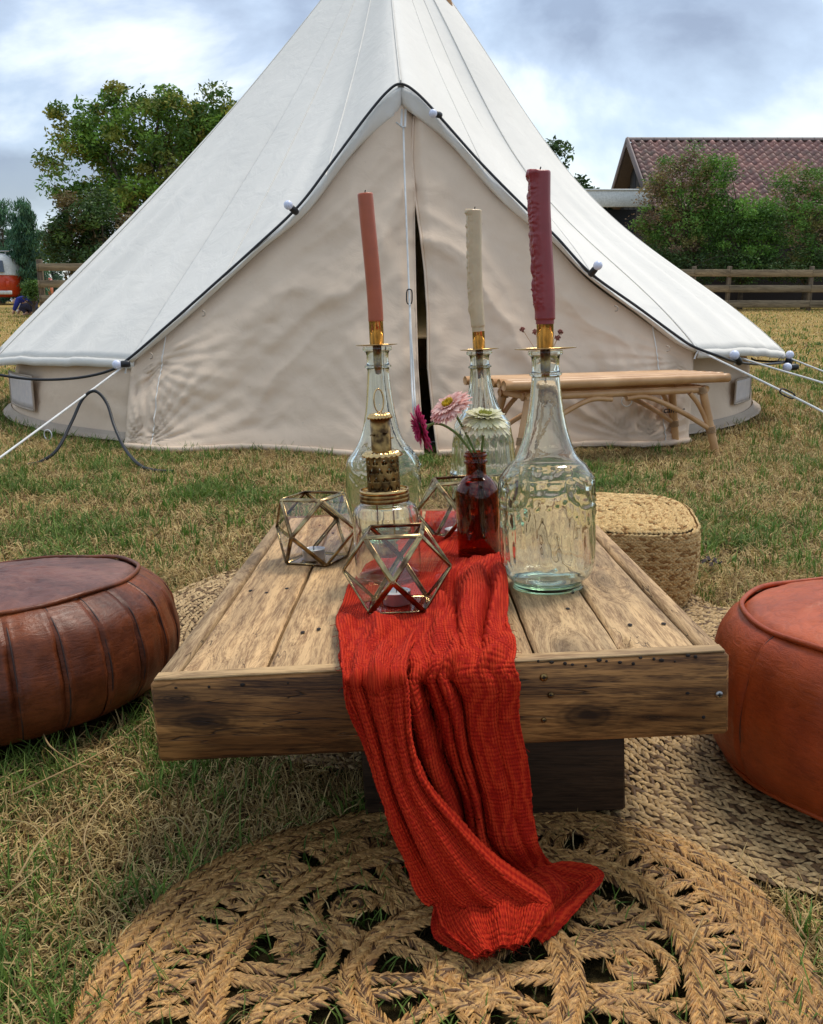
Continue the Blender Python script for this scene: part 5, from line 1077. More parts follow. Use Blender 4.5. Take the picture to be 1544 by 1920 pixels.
# jute pouf: rows of chunky chain stitch
JC = np.array([0.465, 2.15]); JH, JA = 0.200, rad(-10)
jp = thing('jute_pouf', 'low square knitted jute pouf behind the right edge of the table', 'pouf', (JC[0], JC[1], 0), None)
def sqr(th, a, p=4.2): return 0.90*a/((np.abs(np.cos(th))**p+np.abs(np.sin(th))**p)**(1/p))
def jrow(a, z, name, tilt_out, seed):
    n = int(2*math.pi*a*1.12/0.0115); th = np.arange(n)*2*math.pi/n
    for side in (0, 1):
        t2 = th+side*math.pi/n; r = sqr(t2, a); e_ = 0.0012
        P = np.stack([r*np.cos(t2), r*np.sin(t2)], 1); R_ = np.array([[math.cos(JA), -math.sin(JA)], [math.sin(JA), math.cos(JA)]]); P = P@R_.T+JC
        T = np.roll(P, -1, 0)-np.roll(P, 1, 0); T /= np.linalg.norm(T, axis=1)[:, None]; out = np.stack([T[:, 1], -T[:, 0]], 1)
        U = np.concatenate([out*math.cos(tilt_out), np.full((n, 1), math.sin(tilt_out))], 1); B = np.concatenate([-out*math.sin(tilt_out), np.full((n, 1), math.cos(tilt_out))], 1)
        T3 = np.concatenate([T, np.zeros((n, 1))], 1); sg = 1 if side else -1; a_ = rad(24)*sg+rsR.normal(0, .10, n)
        D = T3*np.cos(a_)[:, None]+B*np.sin(a_)[:, None]; S = np.cross(U, D); C = np.concatenate([P, np.full((n, 1), z)], 1)+B*(0.0030*sg)+U*rsR.normal(0, .0008, n)[:, None]+np.array([0, 0, 0.006])*(fnoise(P[:, 0]*9, P[:, 1]*9, 4)-0.5)[:, None]
        V, q, t_ = leaves_np(C, D, S, U, 0.0195, 0.0066, 0.0056); yield V, q, t_, straw_cols(n, 8, rsR, ((0.55, 0.35, 0.14), (0.72, 0.50, 0.23), (0.34, 0.18, 0.06)))
def jadd(a, z, tilt, seed):
    mb = MB()
    for V, q, t_, c in jrow(a, z, '', tilt, seed): mb.add(V, q, t_, c)
    mb.build('stitch_row', M['jute'], jp)
core = MB(); V, q = lathe_np([(0.001, 0.0)]+[(0.24*f, z) for f, z in ((0.86, 0.0), (0.96, 0.05), (0.98, 0.1), (0.96, 0.15), (0.93, 0.180), (0.80, 0.188))]+[(0.001, 0.193)], 96)
th = np.arctan2(V[:, 1], V[:, 0]); rr = np.hypot(V[:, 0], V[:, 1]); k_ = sqr(th, 1.0); V[:, 0] = rr*k_*np.cos(th+JA)*0.985+JC[0]; V[:, 1] = rr*k_*np.sin(th+JA)*0.985+JC[1]; mk('core', V, q, mat=simple('jute core', (0.20, 0.12, 0.05), 0.9), parent=jp)
for i in range(15):
    z = 0.006+i*0.0128; a = 0.24*(0.86+0.14*math.sin(min(1, (z+0.02)/0.13)*math.pi/2))-0.006*max(0, (z-0.15)/0.05)**2; jadd(a, z, 0.25*max(0, (z-0.12)/0.08), i)
for i in range(18):
    a = 0.232-i*0.0125
    if a > 0.01: jadd(a, JH-0.004+0.004*math.sin(i)-(0.014, 0.005, 0, 0)[min(i, 3)], rad((48, 70, 84, 86)[min(i, 3)]), i+40)

# ================================================================== BENCH
S0 = Vector(at(945, 720, 3.80)); S1 = Vector(at(1366, 711, 4.26)); bz_ = (S0.z+S1.z)/2; S0.z = S1.z = bz_
bd = (S1-S0); BL = bd.length; ux = bd.normalized(); uy = Vector((-ux.y, ux.x, 0)); BW = 0.27
print('bench', BL, bz_)
gB = gzf(S0.x, S0.y)
bench = thing('rattan_bench', 'light rattan bench with splayed legs and curved braces standing before the tent', 'bench', (S0.x, S0.y, gB))
bp = lambda a, b_, z: S0+ux*a+uy*b_+Vector((0, 0, z))
def pole(pts, r, name, nodes=True, mat='rattan', parent=bench):
    P = catmull([p[:] for p in pts], 40) if len(pts) > 2 else np.linspace(np.array(pts[0]), np.array(pts[1]), 30); f = np.linspace(0, 1, len(P)); rr = r*(1+0.07*np.exp(-(((f*3.3) % 1.0-0.5)/0.035)**2))*(1.02-0.04*f); mb = MB(); tube(mb, P, rr, 14); return mb.build(name, M[mat], parent)
pole([bp(0, 0, 0), bp(BL, 0, 0)], 0.021, 'seat_pole'); 
for k in range(6): pole([bp(0.0-0.012*k, 0.043+k*0.040, 0.006), bp(BL-0.018*k, 0.043+k*0.040, 0.006)], 0.0190, 'seat_pole')
zr = -0.052
pole([bp(0.10, 0.02, zr), bp(BL-0.11, 0.02, zr)], 0.017, 'rail'); pole([bp(0.10, BW-0.05, zr), bp(BL-0.11, BW-0.05, zr)], 0.017, 'rail')
for a in (0.12, BL-0.13): pole([bp(a, -0.01, zr+0.004), bp(a, BW-0.02, zr+0.004)], 0.016, 'rail')
hleg = bz_
def leg(a, sa, b_, sb):
    top = bp(a, b_, zr+0.012); ft = bp(a+sa, b_+sb, 0); ft.z = gzf(ft.x, ft.y)-0.01; pole([top, ft], 0.0185, 'leg'); return top, ft
lf1 = leg(0.13, -0.075, 0.01, -0.04); lf2 = leg(BL-0.14, 0.075, 0.01, -0.04); lb1 = leg(0.13, -0.075, BW-0.04, 0.03); lb2 = leg(BL-0.14, 0.075, BW-0.04, 0.03)
for (top, ft), s in ((lf1, 1), (lf2, -1), (lb1, 1), (lb2, -1)):
    j = top.lerp(ft, 0.62); mid = top+ux*s*0.30; mid.z = bz_+zr-0.025; pole([j, j.lerp(mid, 0.5)+Vector((0, 0, 0.012)), mid, mid+ux*s*0.12], 0.0115, 'brace')
    c_ = top+ux*s*0.07; c_.z = bz_+zr-0.012; pole([c_, c_.lerp(j, 0.35)+ux*s*(-0.012), j+ux*s*0.004], 0.0110, 'brace')
    for q_ in (j, top+Vector((0, 0, -0.015))):
        mb = MB()
        for w_ in range(5): 
            pp = q_+(ft-top).normalized()*(w_-2)*0.0065; d_ = (ft-top).normalized().to_track_quat('Z', 'Y').to_matrix(); a = np.linspace(0, 2*math.pi, 17); P = np.array([(d_ @ Vector((0.0205*math.cos(x), 0.0205*math.sin(x), 0)))[:] for x in a])+np.array(pp); tube(mb, P, 0.0033, 5, cap=False)
        mb.build('binding', M['binding'], bench)
# small pot of dried flowers on the bench, behind the tallest bottle
pf = Vector(at(1022, 704, 3.93)); pf.z = bz_+0.021
dv = thing('dried_flower_pot', 'small pot of dried pink ball flowers on the bench behind the tallest bottle', 'flower pot', pf)
V, q = lathe_np(smooth_prof([(0.0005, 0.004), (0.020, 0.004), (0.024, 0.03), (0.018, 0.055), (0.010, 0.070), (0.012, 0.080), (0.008, 0.078), (0.0005, 0.05)], 30), 24); mk('pot', V+np.array(pf), q, mat=M['terracotta'], parent=dv)
for (a, b_) in ((980, 617), (1004, 622), (1046, 633), (1052, 622)):
    e_ = Vector(at(a, b_, pf.y)); mb = MB(); tube(mb, catmull([(pf+Vector((0, 0, .07)))[:], (pf.lerp(e_, 0.5)+Vector((0, 0, 0.03)))[:], e_[:]], 14), 0.0012, 5); mb.build('stem', M['seam_thread'] if False else M['rattan'], dv)
    mb = MB(); rs = np.random.default_rng(int(a))
    for k in range(46):
        d = rs.normal(size=3); d /= np.linalg.norm(d); V, q_, t_ = rbox((0.0042, 0.0042, 0.006), 0.001); mb.add(V@np.array(Matrix.Rotation(rs.uniform(0, 3), 3, Vector(d)))+np.array(e_)+d*0.0125*rs.uniform(.3, 1.0), q_, t_, np.array((0.45, 0.16, 0.12))*rs.uniform(.5, 1.3))
    mb.build('flower_ball', M['petal'], dv)

# ================================================================== FENCES
def fence(x0, x1, Y, rails_z, rh, post_x, post_z, label, yaw=0.0):
    g0 = gzf((x0+x1)/2, Y); f = thing('post_and_rail_fence', label, 'fence', (x0, Y, g0))
    for i, z in enumerate(rails_z):
        segs = [x0]+[p for p in post_x if x0 < p < x1]+[x1]
        for a, b_ in zip(segs[:-1], segs[1:]):
            mb = MB(); box(mb, ((a+b_)/2, Y-0.06+0.003*i, z+rng.uniform(-.01, .01)), (b_-a-0.004, 0.035, rh), 0.006); mb.build('rail', M['fence'], f)
    for p in post_x:
        mb = MB(); zb = gzf(p, Y)-0.1; box(mb, (p, Y, (zb+post_z)/2), (0.11, 0.09, post_z-zb), 0.01); mb.build('post', M['fence_post'], f)
FY = 25.0; zz = lambda py: at(1400, py, FY).z
pxs = [at(x, 540, FY).x for x in (1140, 1300, 1366, 1520, 1674, 1828)]
fence(at(1010, 540, FY).x, at(1990, 540, FY).x, FY, [zz(512), zz(541), zz(570)], 0.185, pxs, zz(499), 'weathered three-rail wooden fence along the field before the tiled house')
LY = 19.5; zl = lambda py: at(100, py, LY).z
fence(at(74, 540, LY).x, at(470, 540, LY).x, LY, [zl(501), zl(532), zl(560)], 0.15, [at(x, 540, LY).x for x in (78, 250, 420)], zl(486), 'brown wooden board fence left of the tent below the big tree')

# ================================================================== HOUSE
hx0 = at(1184, 262, 33).x; rz = at(1172, 264, 33).z; ez = at(1172, 392, 29.5).z; hg = gzf(10, 31)
house = thing('tiled_house', 'dark low building with red brown tiled gable roof behind the bushes on the right', 'house', (hx0, 33, hg))
slope = Vector((0, 29.3-33, ez-rz)); SL = slope.length; sn = slope.normalized(); upn = Vector((1, 0, 0)).cross(-sn); upn.normalize()
if upn.z < 0: upn = -upn
HLn = 16.0
mb = MB(); box(mb, (hx0+HLn/2+0.3, 33, (hg+ez)/2-0.1), (HLn-0.6, 6.4, ez-hg), 0.01); mb.build('wall', M['brickwall'], house)
V = np.array([(hx0+0.35, 29.8, ez-0.25), (hx0+0.35, 36.2, ez-0.25), (hx0+0.35, 33, rz-0.15), (hx0+0.45, 29.8, ez-0.25), (hx0+0.45, 36.2, ez-0.25), (hx0+0.45, 33, rz-0.15)]); mk('gable', V, [(0, 1, 4, 3), (1, 2, 5, 4), (2, 0, 3, 5)], [(0, 2, 1), (3, 4, 5)], M['dark'], house, smooth=False)
for k in range(7):      # gable boards
    yy = 30.4+k*0.85; zt = rz-0.2-abs(yy-33)*(rz-ez)/3.7
    if zt > ez: mb = MB(); box(mb, (hx0+0.33, yy, (ez+zt)/2), (0.03, 0.78, zt-ez), 0.004); mb.build('gable_board', M['dark'], house)
cold, colb = 0.30, 0.33; ncol, nrow = 50, int(SL/colb)+1
under = MB(); 
for sgn in (1, -1):
    a = np.array([hx0-0.1, 33, rz-0.06]); bvec = np.array([0, sgn*slope.y, slope.z]); V = [a, a+[HLn, 0, 0], a+[HLn, 0, 0]+bvec, a+bvec]; under.add(V+[v_-np.array([0, 0, 0.08]) for v_ in V], [(0, 1, 2, 3), (7, 6, 5, 4), (0, 3, 7, 4), (1, 5, 6, 2)])
under.build('roof_deck', M['verge'], house, smooth=False)
nu = 9; u = np.linspace(0, 1, nu); prof = 0.05*np.sin(u*2*math.pi)+0.03
tv = np.array([[(x*cold*1.04, -y*colb*1.15, p_+ (0.055 if y > 0 else 0.0)) for y in (0, 1)]+[(x*cold*1.04, -1.15*colb, p_-0.03)] for x, p_ in zip(u, prof)]).reshape(-1, 3)
# local frame: x along the ridge, y up the slope, z off the roof
RM_ = Matrix(((1, -sn.x, upn.x, 0), (0, -sn.y, upn.y, 0), (0, -sn.z, upn.z, 0), (0, 0, 0, 1)))
tmesh = mesh('roof_tile', xf(tv, RM_), grid_quads(nu, 3), mat=M['tile'])
extra = MB(); cnt = 0
for r in range(nrow):
    for c in range(ncol):
        p = Vector((hx0-0.05+c*cold, 33, rz-0.02))+sn*(r*colb)+upn*0.02
        if c < 28 and cnt < 300 and r < 11:
            o = obj('roof_tile', tmesh, house, p-Vector(house.location)); o.rotation_euler = (rng.normal(0, .008), rng.normal(0, .008), 0); cnt += 1
        else: extra.add(xf(tv, RM_)+np.array(p), grid_quads(nu, 3))
o = extra.build('roof_tiles', M['tile'], house); o['kind'] = 'stuff'
for c in range(38):
    a = np.linspace(0, math.pi, 9); V = np.array([(x, 33+0.15*math.cos(t), rz+0.0+0.12*math.sin(t)) for x in (hx0-0.1+c*0.42, hx0-0.1+(c+1)*0.42+0.03) for t in a]); mk('ridge_tile', V, grid_quads(2, 9), mat=M['verge'], parent=house)
for sgn in (1, -1): mb = MB(); bar(mb, (hx0-0.14, 33, rz+0.02), (hx0-0.14, 33+sgn*slope.y, ez+0.02), 0.06, 0.26, 0.01); mb.build('verge_board', M['verge'], house)
# flat white fascia of the lean-to in front
ln = thing('lean_to', 'dark lean-to with a broad white fascia below the gable of the tiled house', 'lean-to', (at(1150, 400, 29).x, 29, hg))
fx0, fx1 = at(1090, 370, 28.8).x, at(1218, 370, 28.8).x; fz0, fz1 = at(1150, 388, 28.8).z, at(1150, 358, 28.8).z
mb = MB(); box(mb, ((fx0+fx1)/2, 28.8, (fz0+fz1)/2), (fx1-fx0, 0.08, fz1-fz0), 0.01); mb.build('fascia', M['white_paint'], ln)
mb = MB(); box(mb, ((fx0+fx1)/2, 28.79, fz1+0.03), (fx1-fx0+0.08, 0.12, 0.05), 0.01); mb.build('edge_trim', M['white_paint'], ln)
mb = MB(); box(mb, ((fx0+fx1)/2, 30.6, fz1-0.06), (fx1-fx0-0.1, 3.4, 0.1), 0.01); mb.build('roof', M['dark'], ln)
mb = MB(); box(mb, ((fx0+fx1)/2, 30.8, (hg+fz0)/2), (fx1-fx0-0.4, 2.6, fz0-hg), 0.01); mb.build('wall', M['dark'], ln)

# ================================================================== TREES AND SHRUBS
def tree(name, label, cat, Y, blobs, n, leaf, cols, base_px, trunk_r, group=None, clump=0.22, thin=1.0, upright=0.0, hollow=0.35, limbs=True, droop=0.0, seed=1, nclump=None):
    rs = np.random.default_rng(seed); bp_ = at(base_px, 540, Y); bz2 = gzf(bp_.x, Y); root = thing(name, label, cat, (bp_.x, Y, bz2), group); s = Y/FPX
    cs = []; tot = sum(b[2]*b[3] for b in blobs)
    C = []; 
    for (px, py, rx, ry) in blobs:
        c = at(px, py, Y); k = max(3, int((nclump or 90)*rx*ry/tot))
        d = rs.normal(size=(k, 3)); d /= np.linalg.norm(d, axis=1)[:, None]; rr = (hollow+(1-hollow)*rs.uniform(0, 1, k)**0.6)[:, None]; C.append(np.array(c)+d*rr*np.array([rx*s, rx*s*0.8, ry*s])); cs.append(c)
    C = np.vstack(C); m_ = len(C); ci = rs.integers(0, m_, n); csz = rs.uniform(0.6, 1.3, m_)*clump
    dd = rs.normal(size=(n, 3)); dd /= np.linalg.norm(dd, axis=1)[:, None]; P = C[ci]+dd*(rs.uniform(0, 1, n)**0.5*1.7*csz[ci])[:, None]*np.array([1, 1, 0.7]); P[:, 2] = np.maximum(P[:, 2], bz2+0.05)
    d = rs.normal(size=(n, 3)); d[:, 2] = d[:, 2]*(0.6 if not upright else 1)+upright*2-droop; d /= np.linalg.norm(d, axis=1)[:, None]
    S = np.cross(d, rs.normal(size=(n, 3))); S /= np.linalg.norm(S, axis=1)[:, None]+1e-9; L = leaf*rs.uniform(0.6, 1.35, n)[:, None]; W = L*(0.42 if not upright else 0.22)*thin
    U = np.cross(d, S)
    V = np.stack([P-d*L*0.5, P+S*W*0.5+U*W*0.12, P+d*L*0.5, P-S*W*0.5+U*W*0.12], 1).reshape(-1, 3); q = np.arange(n*4).reshape(-1, 4)
    ct = rs.integers(0, len(cols), m_); c0 = np.array(cols)[ct][ci]*1.45*rs.uniform(0.65, 1.35, n)[:, None]*rs.uniform(0.75, 1.2, m_)[ci][:, None]
    mk('crown', V, q, mat=M['leaf'], parent=root, col=np.repeat(c0, 4, 0), smooth=False)
    mb = MB(); b0 = Vector((bp_.x, Y, bz2-0.1)); top = max(c.z for c in cs); hub = Vector((bp_.x, Y, bz2+(min(c.z for c in cs)-bz2)*0.45))
    tube(mb, catmull([b0[:], b0.lerp(hub, 0.5)[:], hub[:]], 10), np.linspace(trunk_r*1.25, trunk_r*0.8, 10), 10)
    o = mb.build('trunk', M['bark'], root)
    if limbs:
        mb = MB(); pk_ = rs.choice(m_, min(m_, 34 if limbs is True else limbs), replace=False)
        for i in pk_:
            e_ = Vector(C[i]); mid = hub.lerp(e_, 0.5)+Vector((rs.normal()*0.1, rs.normal()*0.1, 0.15*(e_-hub).length)); tube(mb, catmull([hub[:], mid[:], e_[:]], 9), np.linspace(trunk_r*0.38, trunk_r*0.06, 9), 5)
        mb.build('limbs', M['bark'], o)
    return root
G = [(0.10, 0.20, 0.03), (0.15, 0.26, 0.04), (0.06, 0.12, 0.02), (0.15, 0.18, 0.035)]
tree('broadleaf_tree', 'tall spreading leafy tree rising behind the left slope of the tent', 'tree', 30, [(185, 240, 75, 40), (260, 205, 80, 45), (340, 220, 80, 50), (400, 225, 60, 52), (150, 290, 65, 35), (230, 290, 90, 50), (330, 300, 100, 60), (130, 355, 45, 25), (200, 365, 75, 30), (290, 370, 90, 40), (440, 300, 90, 90), (105, 212, 22, 10), (92, 300, 14, 14)], 36000, 0.155, G+[(0.20, 0.20, 0.035)], 285, 0.26, 'trees left of the tent', 0.27, nclump=300, hollow=0.15, droop=0.5, seed=3)
tree('dense_bush', 'dark dense rounded bush under the tall tree, above the board fence', 'bush', 24, [(150, 430, 60, 50), (215, 430, 80, 55), (130, 480, 45, 30), (290, 460, 80, 60), (200, 500, 90, 40)], 30000, 0.11, [(0.04, 0.08, 0.018), (0.065, 0.11, 0.022), (0.03, 0.06, 0.015), (0.11, 0.08, 0.03)], 210, 0.10, 'trees left of the tent', 0.25, nclump=120, seed=5)
W_ = [(0.05, 0.12, 0.065), (0.07, 0.15, 0.075), (0.035, 0.085, 0.05)]
tree('willow_tree', 'slim upright blue-green willow with its pointed tip standing clear of the others', 'tree', 34, [(50, 395, 14, 34), (45, 440, 26, 45), (55, 500, 32, 55), (60, 545, 35, 30)], 12000, 0.20, W_, 52, 0.12, 'trees left of the tent', 0.16, upright=1.0, nclump=130, seed=7)
tree('willow_tree', 'blue-green willow at the left edge of the photo behind the red and white bus', 'tree', 37, [(5, 400, 20, 30), (-10, 450, 42, 50), (5, 510, 40, 55), (-50, 470, 50, 60)], 12000, 0.20, W_, 0, 0.12, 'trees left of the tent', 0.18, upright=1.0, nclump=130, seed=8)
tree('far_bush', 'pale hazy bush seen in the gap between willow and dark bush', 'bush', 44, [(92, 470, 24, 34), (88, 520, 34, 40)], 3000, 0.2, [(0.09, 0.16, 0.12), (0.07, 0.13, 0.09)], 90, 0.1, 'trees left of the tent', 0.25, seed=9)
tree('clipped_shrub', 'small square clipped green shrub beside the board fence', 'shrub', 21, [(55, 540, 12, 12), (66, 538, 10, 12), (60, 552, 14, 8)], 2600, 0.06, [(0.08, 0.15, 0.03), (0.06, 0.11, 0.02)], 60, 0.04, None, 0.06, limbs=8, seed=10)
tree('conifer', 'dark tree whose upper branches show above the right slope of the tent', 'tree', 31, [(985, 300, 40, 55), (1020, 330, 48, 60), (1060, 360, 50, 52), (1085, 385, 45, 40), (960, 400, 120, 100), (1128, 392, 10, 10)], 9000, 0.19, [(0.03, 0.06, 0.015), (0.045, 0.08, 0.02)], 1000, 0.22, None, 0.24, nclump=110, seed=11)
B_ = [(0.08, 0.17, 0.03), (0.13, 0.24, 0.045), (0.20, 0.19, 0.06), (0.27, 0.19, 0.10)]
tree('tall_shrub', 'tall loose shrub with brownish upper twigs, before the gable end of the house', 'shrub', 27, [(1250, 330, 36, 40), (1300, 315, 42, 38), (1240, 400, 50, 50), (1300, 400, 62, 60), (1275, 470, 65, 45), (1222, 430, 18, 40)], 19000, 0.085, B_+[(0.15, 0.10, 0.06)], 1290, 0.07, 'shrubs before the tiled house', 0.21, nclump=170, hollow=0.2, seed=12)
tree('tall_shrub', 'brighter green shrub in the middle of the hedge before the tiled roof', 'shrub', 26.6, [(1345, 320, 30, 38), (1385, 420, 55, 62), (1345, 395, 34, 55), (1430, 430, 50, 60), (1390, 480, 65, 40)], 17000, 0.085, [(0.08, 0.18, 0.028), (0.13, 0.26, 0.04), (0.05, 0.11, 0.02)], 1390, 0.07, 'shrubs before the tiled house', 0.20, nclump=150, hollow=0.2, seed=13)
tree('tall_shrub', 'shrub with sparse tips at the right edge of the photo, over the fence', 'shrub', 27, [(1470, 350, 22, 34), (1520, 345, 34, 48), (1500, 420, 60, 60), (1570, 400, 50, 80), (1510, 480, 70, 40)], 16000, 0.085, B_, 1510, 0.07, 'shrubs before the tiled house', 0.21, nclump=150, hollow=0.2, seed=14)
tree('tall_shrub', 'low dark shrub directly behind the fence at the foot of the right tent slope', 'shrub', 26.4, [(1210, 490, 60, 30), (1300, 500, 80, 26), (1400, 502, 80, 26), (1500, 500, 80, 26)], 14000, 0.085, [(0.03, 0.06, 0.015), (0.045, 0.08, 0.02)], 1250, 0.05, 'shrubs before the tiled house', 0.2, nclump=120, limbs=10, seed=15)

# ================================================================== BUS, CRATE, PERSON
BY = 33.0; bs = BY/FPX; bg_ = gzf(-16, BY); bcx = at(-20, 560, BY).x
bus = thing('camper_bus', 'orange red and white camper bus cut off by the left edge of the photo', 'bus', (bcx, BY, bg_))
def ring_sec(w_, z, y, k=0.0): return (w_, z, y)
def bus_body(z0, z1, secs, mt, nm):
    mb = MB(); n = 32; rows = []
    for z, wx, wy in secs:
        a = np.arange(n)*2*math.pi/n; p = 5.0; r = 1/((np.abs(np.cos(a))**p+np.abs(np.sin(a))**p)**(1/p)); rows.append(np.stack([bcx+wx*r*np.cos(a), BY+2.1+wy*r*np.sin(a), bg_+z+0*a], 1))
    V = np.vstack(rows+[rows[0].mean(0)[None], rows[-1].mean(0)[None]]); m_ = len(secs); t_ = [(m_*n, (j+1) % n, j) for j in range(n)]+[(m_*n+1, (m_-1)*n+j, (m_-1)*n+(j+1) % n) for j in range(n)]
    return mk(nm, V, grid_quads(m_, n, close_v=True)[:, ::-1], t_, M[mt], bus)
bus_body(0, 1, [(0.28, 0.80, 2.05), (0.40, 0.88, 2.12), (0.80, 0.90, 2.14), (1.02, 0.88, 2.12)], 'bus_red', 'lower_body')
bus_body(0, 1, [(1.022, 0.885, 2.13), (1.06, 0.87, 2.11), (1.30, 0.84, 2.06), (1.62, 0.76, 1.98), (1.72, 0.66, 1.85), (1.76, 0.4, 1.5)], 'white_paint', 'upper_body')
mb = MB(); V = np.array([(bcx-0.6, BY-0.005, bg_+1.12), (bcx+0.62, BY-0.005, bg_+1.12), (bcx+0.54, BY+0.09, bg_+1.52), (bcx-0.54, BY+0.09, bg_+1.52)]); mb.add(np.vstack([V-[0, 0.02, 0], V+[0, 0.05, 0]]), [(0, 1, 2, 3), (7, 6, 5, 4), (0, 4, 5, 1), (1, 5, 6, 2), (2, 6, 7, 3), (3, 7, 4, 0)]); mb.build('rear_window', M['dark_glass'], bus, smooth=False)
mb = MB(); box(mb, (bcx, BY-0.08, bg_+0.42), (1.72, 0.08, 0.13), 0.02); mb.build('bumper', M['white_paint'], bus)
for x in (-0.66, 0.66):
    wv = MB(); tube(wv, [(bcx+x-0.09, BY+0.9, bg_+0.30), (bcx+x+0.09, BY+0.9, bg_+0.30)], 0.31, 24); wv.build('wheel', M['black_rubber'], bus)
for x in (-0.72, 0.72): mb = MB(); box(mb, (bcx+x, BY-0.04, bg_+0.72), (0.10, 0.05, 0.2), 0.015); mb.build('tail_light', M['bus_red'], bus)
for x in (-0.5, 0, 0.5): mb = MB(); box(mb, (bcx+x, BY+1.6, bg_+1.80), (0.04, 2.2, 0.05), 0.005); mb.build('rack_bar', M['steel'], bus)
mb = MB()
for y in (0.5, 2.7): box(mb, (bcx, BY+y, bg_+1.86), (1.3, 0.04, 0.04), 0.005)
mb.build('roof_rack', M['steel'], bus)
CYc = 24.0; cgz = gzf(-10, CYc); cx0 = at(30, 560, CYc).x; cx1 = at(50, 560, CYc).x
cr = thing('slatted_crate', 'small white slatted crate on the grass between bus and crouching person', 'crate', (cx0, CYc, cgz))
for k in range(7): mb = MB(); x = cx0+(cx1-cx0)*k/6; box(mb, (x, CYc+0.05*k, cgz+0.12), (0.018, 0.018, 0.20), 0.002); mb.build('slat', M['white_paint'], cr)
for z in (0.20, 0.03): mb = MB(); bar(mb, (cx0-0.02, CYc-0.02, cgz+z), (cx1+0.02, CYc+0.28, cgz+z+0.02), 0.03, 0.05, 0.003); mb.build('rail', M['white_paint'], cr)
PY = 21.5; pg = gzf(-9, PY); pX = at(52, 570, PY).x
per = thing('person', 'person in a blue jacket crouching bent over on the grass left of the tent', 'person', (pX, PY, pg))
def skin_fig(name, J, E_, mt, parent, root=0, sub=2):
    me = bpy.data.meshes.new(name); me.from_pydata([j[0] for j in J], E_, []); o = obj(name, me, parent); s = o.modifiers.new('skin', 'SKIN'); s.use_smooth_shade = True
    for i, j in enumerate(J): me.skin_vertices[0].data[i].radius = (j[1], j[1]); 
    me.skin_vertices[0].data[root].use_root = True; o.modifiers.new('sub', 'SUBSURF').levels = sub; o.modifiers[-1].render_levels = sub; me.materials.append(mt); return o
J = [((0.10, 0, 0.24), .12), ((0.0, 0, 0.36), .13), ((-0.14, 0, 0.40), .12), ((-0.22, 0, 0.36), .06), ((-0.28, 0, 0.32), .085), ((-0.33, 0, 0.28), .06),
     ((-0.14, -0.15, 0.36), .055), ((-0.20, -0.18, 0.22), .042), ((-0.28, -0.14, 0.10), .032), ((-0.31, -0.13, 0.05), .025), ((-0.14, 0.15, 0.36), .055), ((-0.20, 0.18, 0.22), .042), ((-0.28, 0.14, 0.10), .032), ((-0.31, 0.13, 0.05), .025),
     ((0.06, -0.10, 0.22), .085), ((-0.12, -0.13, 0.20), .062), ((0.02, -0.12, 0.06), .042), ((-0.09, -0.12, 0.035), .032), ((0.06, 0.10, 0.22), .085), ((-0.12, 0.13, 0.20), .062), ((0.02, 0.12, 0.06), .042), ((-0.09, 0.12, 0.035), .032)]
E_ = [(0, 1), (1, 2), (2, 3), (3, 4), (4, 5), (2, 6), (6, 7), (7, 8), (8, 9), (2, 10), (10, 11), (11, 12), (12, 13), (0, 14), (14, 15), (15, 16), (16, 17), (0, 18), (18, 19), (19, 20), (20, 21)]
skin_fig('body', J, E_, M['skin'], per)
skin_fig('jacket', [((0.09, 0, 0.27), .135), ((0.0, 0, 0.37), .148), ((-0.14, 0, 0.41), .135), ((-0.14, -0.15, 0.37), .068), ((-0.20, -0.18, 0.23), .055), ((-0.27, -0.145, 0.12), .044), ((-0.14, 0.15, 0.37), .068), ((-0.20, 0.18, 0.23), .055), ((-0.27, 0.145, 0.12), .044)], [(0, 1), (1, 2), (2, 3), (3, 4), (4, 5), (2, 6), (6, 7), (7, 8)], M['blue_cloth'], per)
skin_fig('trousers', [((0.10, 0, 0.23), .125), ((0.06, -0.10, 0.22), .098), ((-0.12, -0.13, 0.20), .074), ((0.01, -0.12, 0.07), .052), ((0.06, 0.10, 0.22), .098), ((-0.12, 0.13, 0.20), .074), ((0.01, 0.12, 0.07), .052)], [(0, 1), (1, 2), (2, 3), (0, 4), (4, 5), (5, 6)], M['jeans'], per)
skin_fig('hair', [((-0.255, 0, 0.365), .07), ((-0.29, 0, 0.35), .078)], [(0, 1)], M['hair'], per)

dl = Vector(onground(1334, 1056, 0.03)); dlo = thing('dead_leaf', 'small dark curled dead leaf lying in the grass right of the jute pouf', 'leaf', dl)
mb = MB(); rs = np.random.default_rng(2)
for k in range(7):
    a = k*0.9; c = np.array(dl)+[0.018*math.cos(a), 0.012*math.sin(a), 0.004*k % 0.01]; P = np.array([[(i-2)*0.006*math.cos(a)-(j-1)*0.005*math.sin(a), (i-2)*0.006*math.sin(a)+(j-1)*0.005*math.cos(a), 0.004*math.cos(i*1.4+k)+0.003*(j-1)**2] for i in range(5) for j in range(3)]); mb.add(P+c, grid_quads(5, 3))
mb.build('leaf_blade', simple('dead leaf', (0.035, 0.02, 0.02), 0.8), dlo)
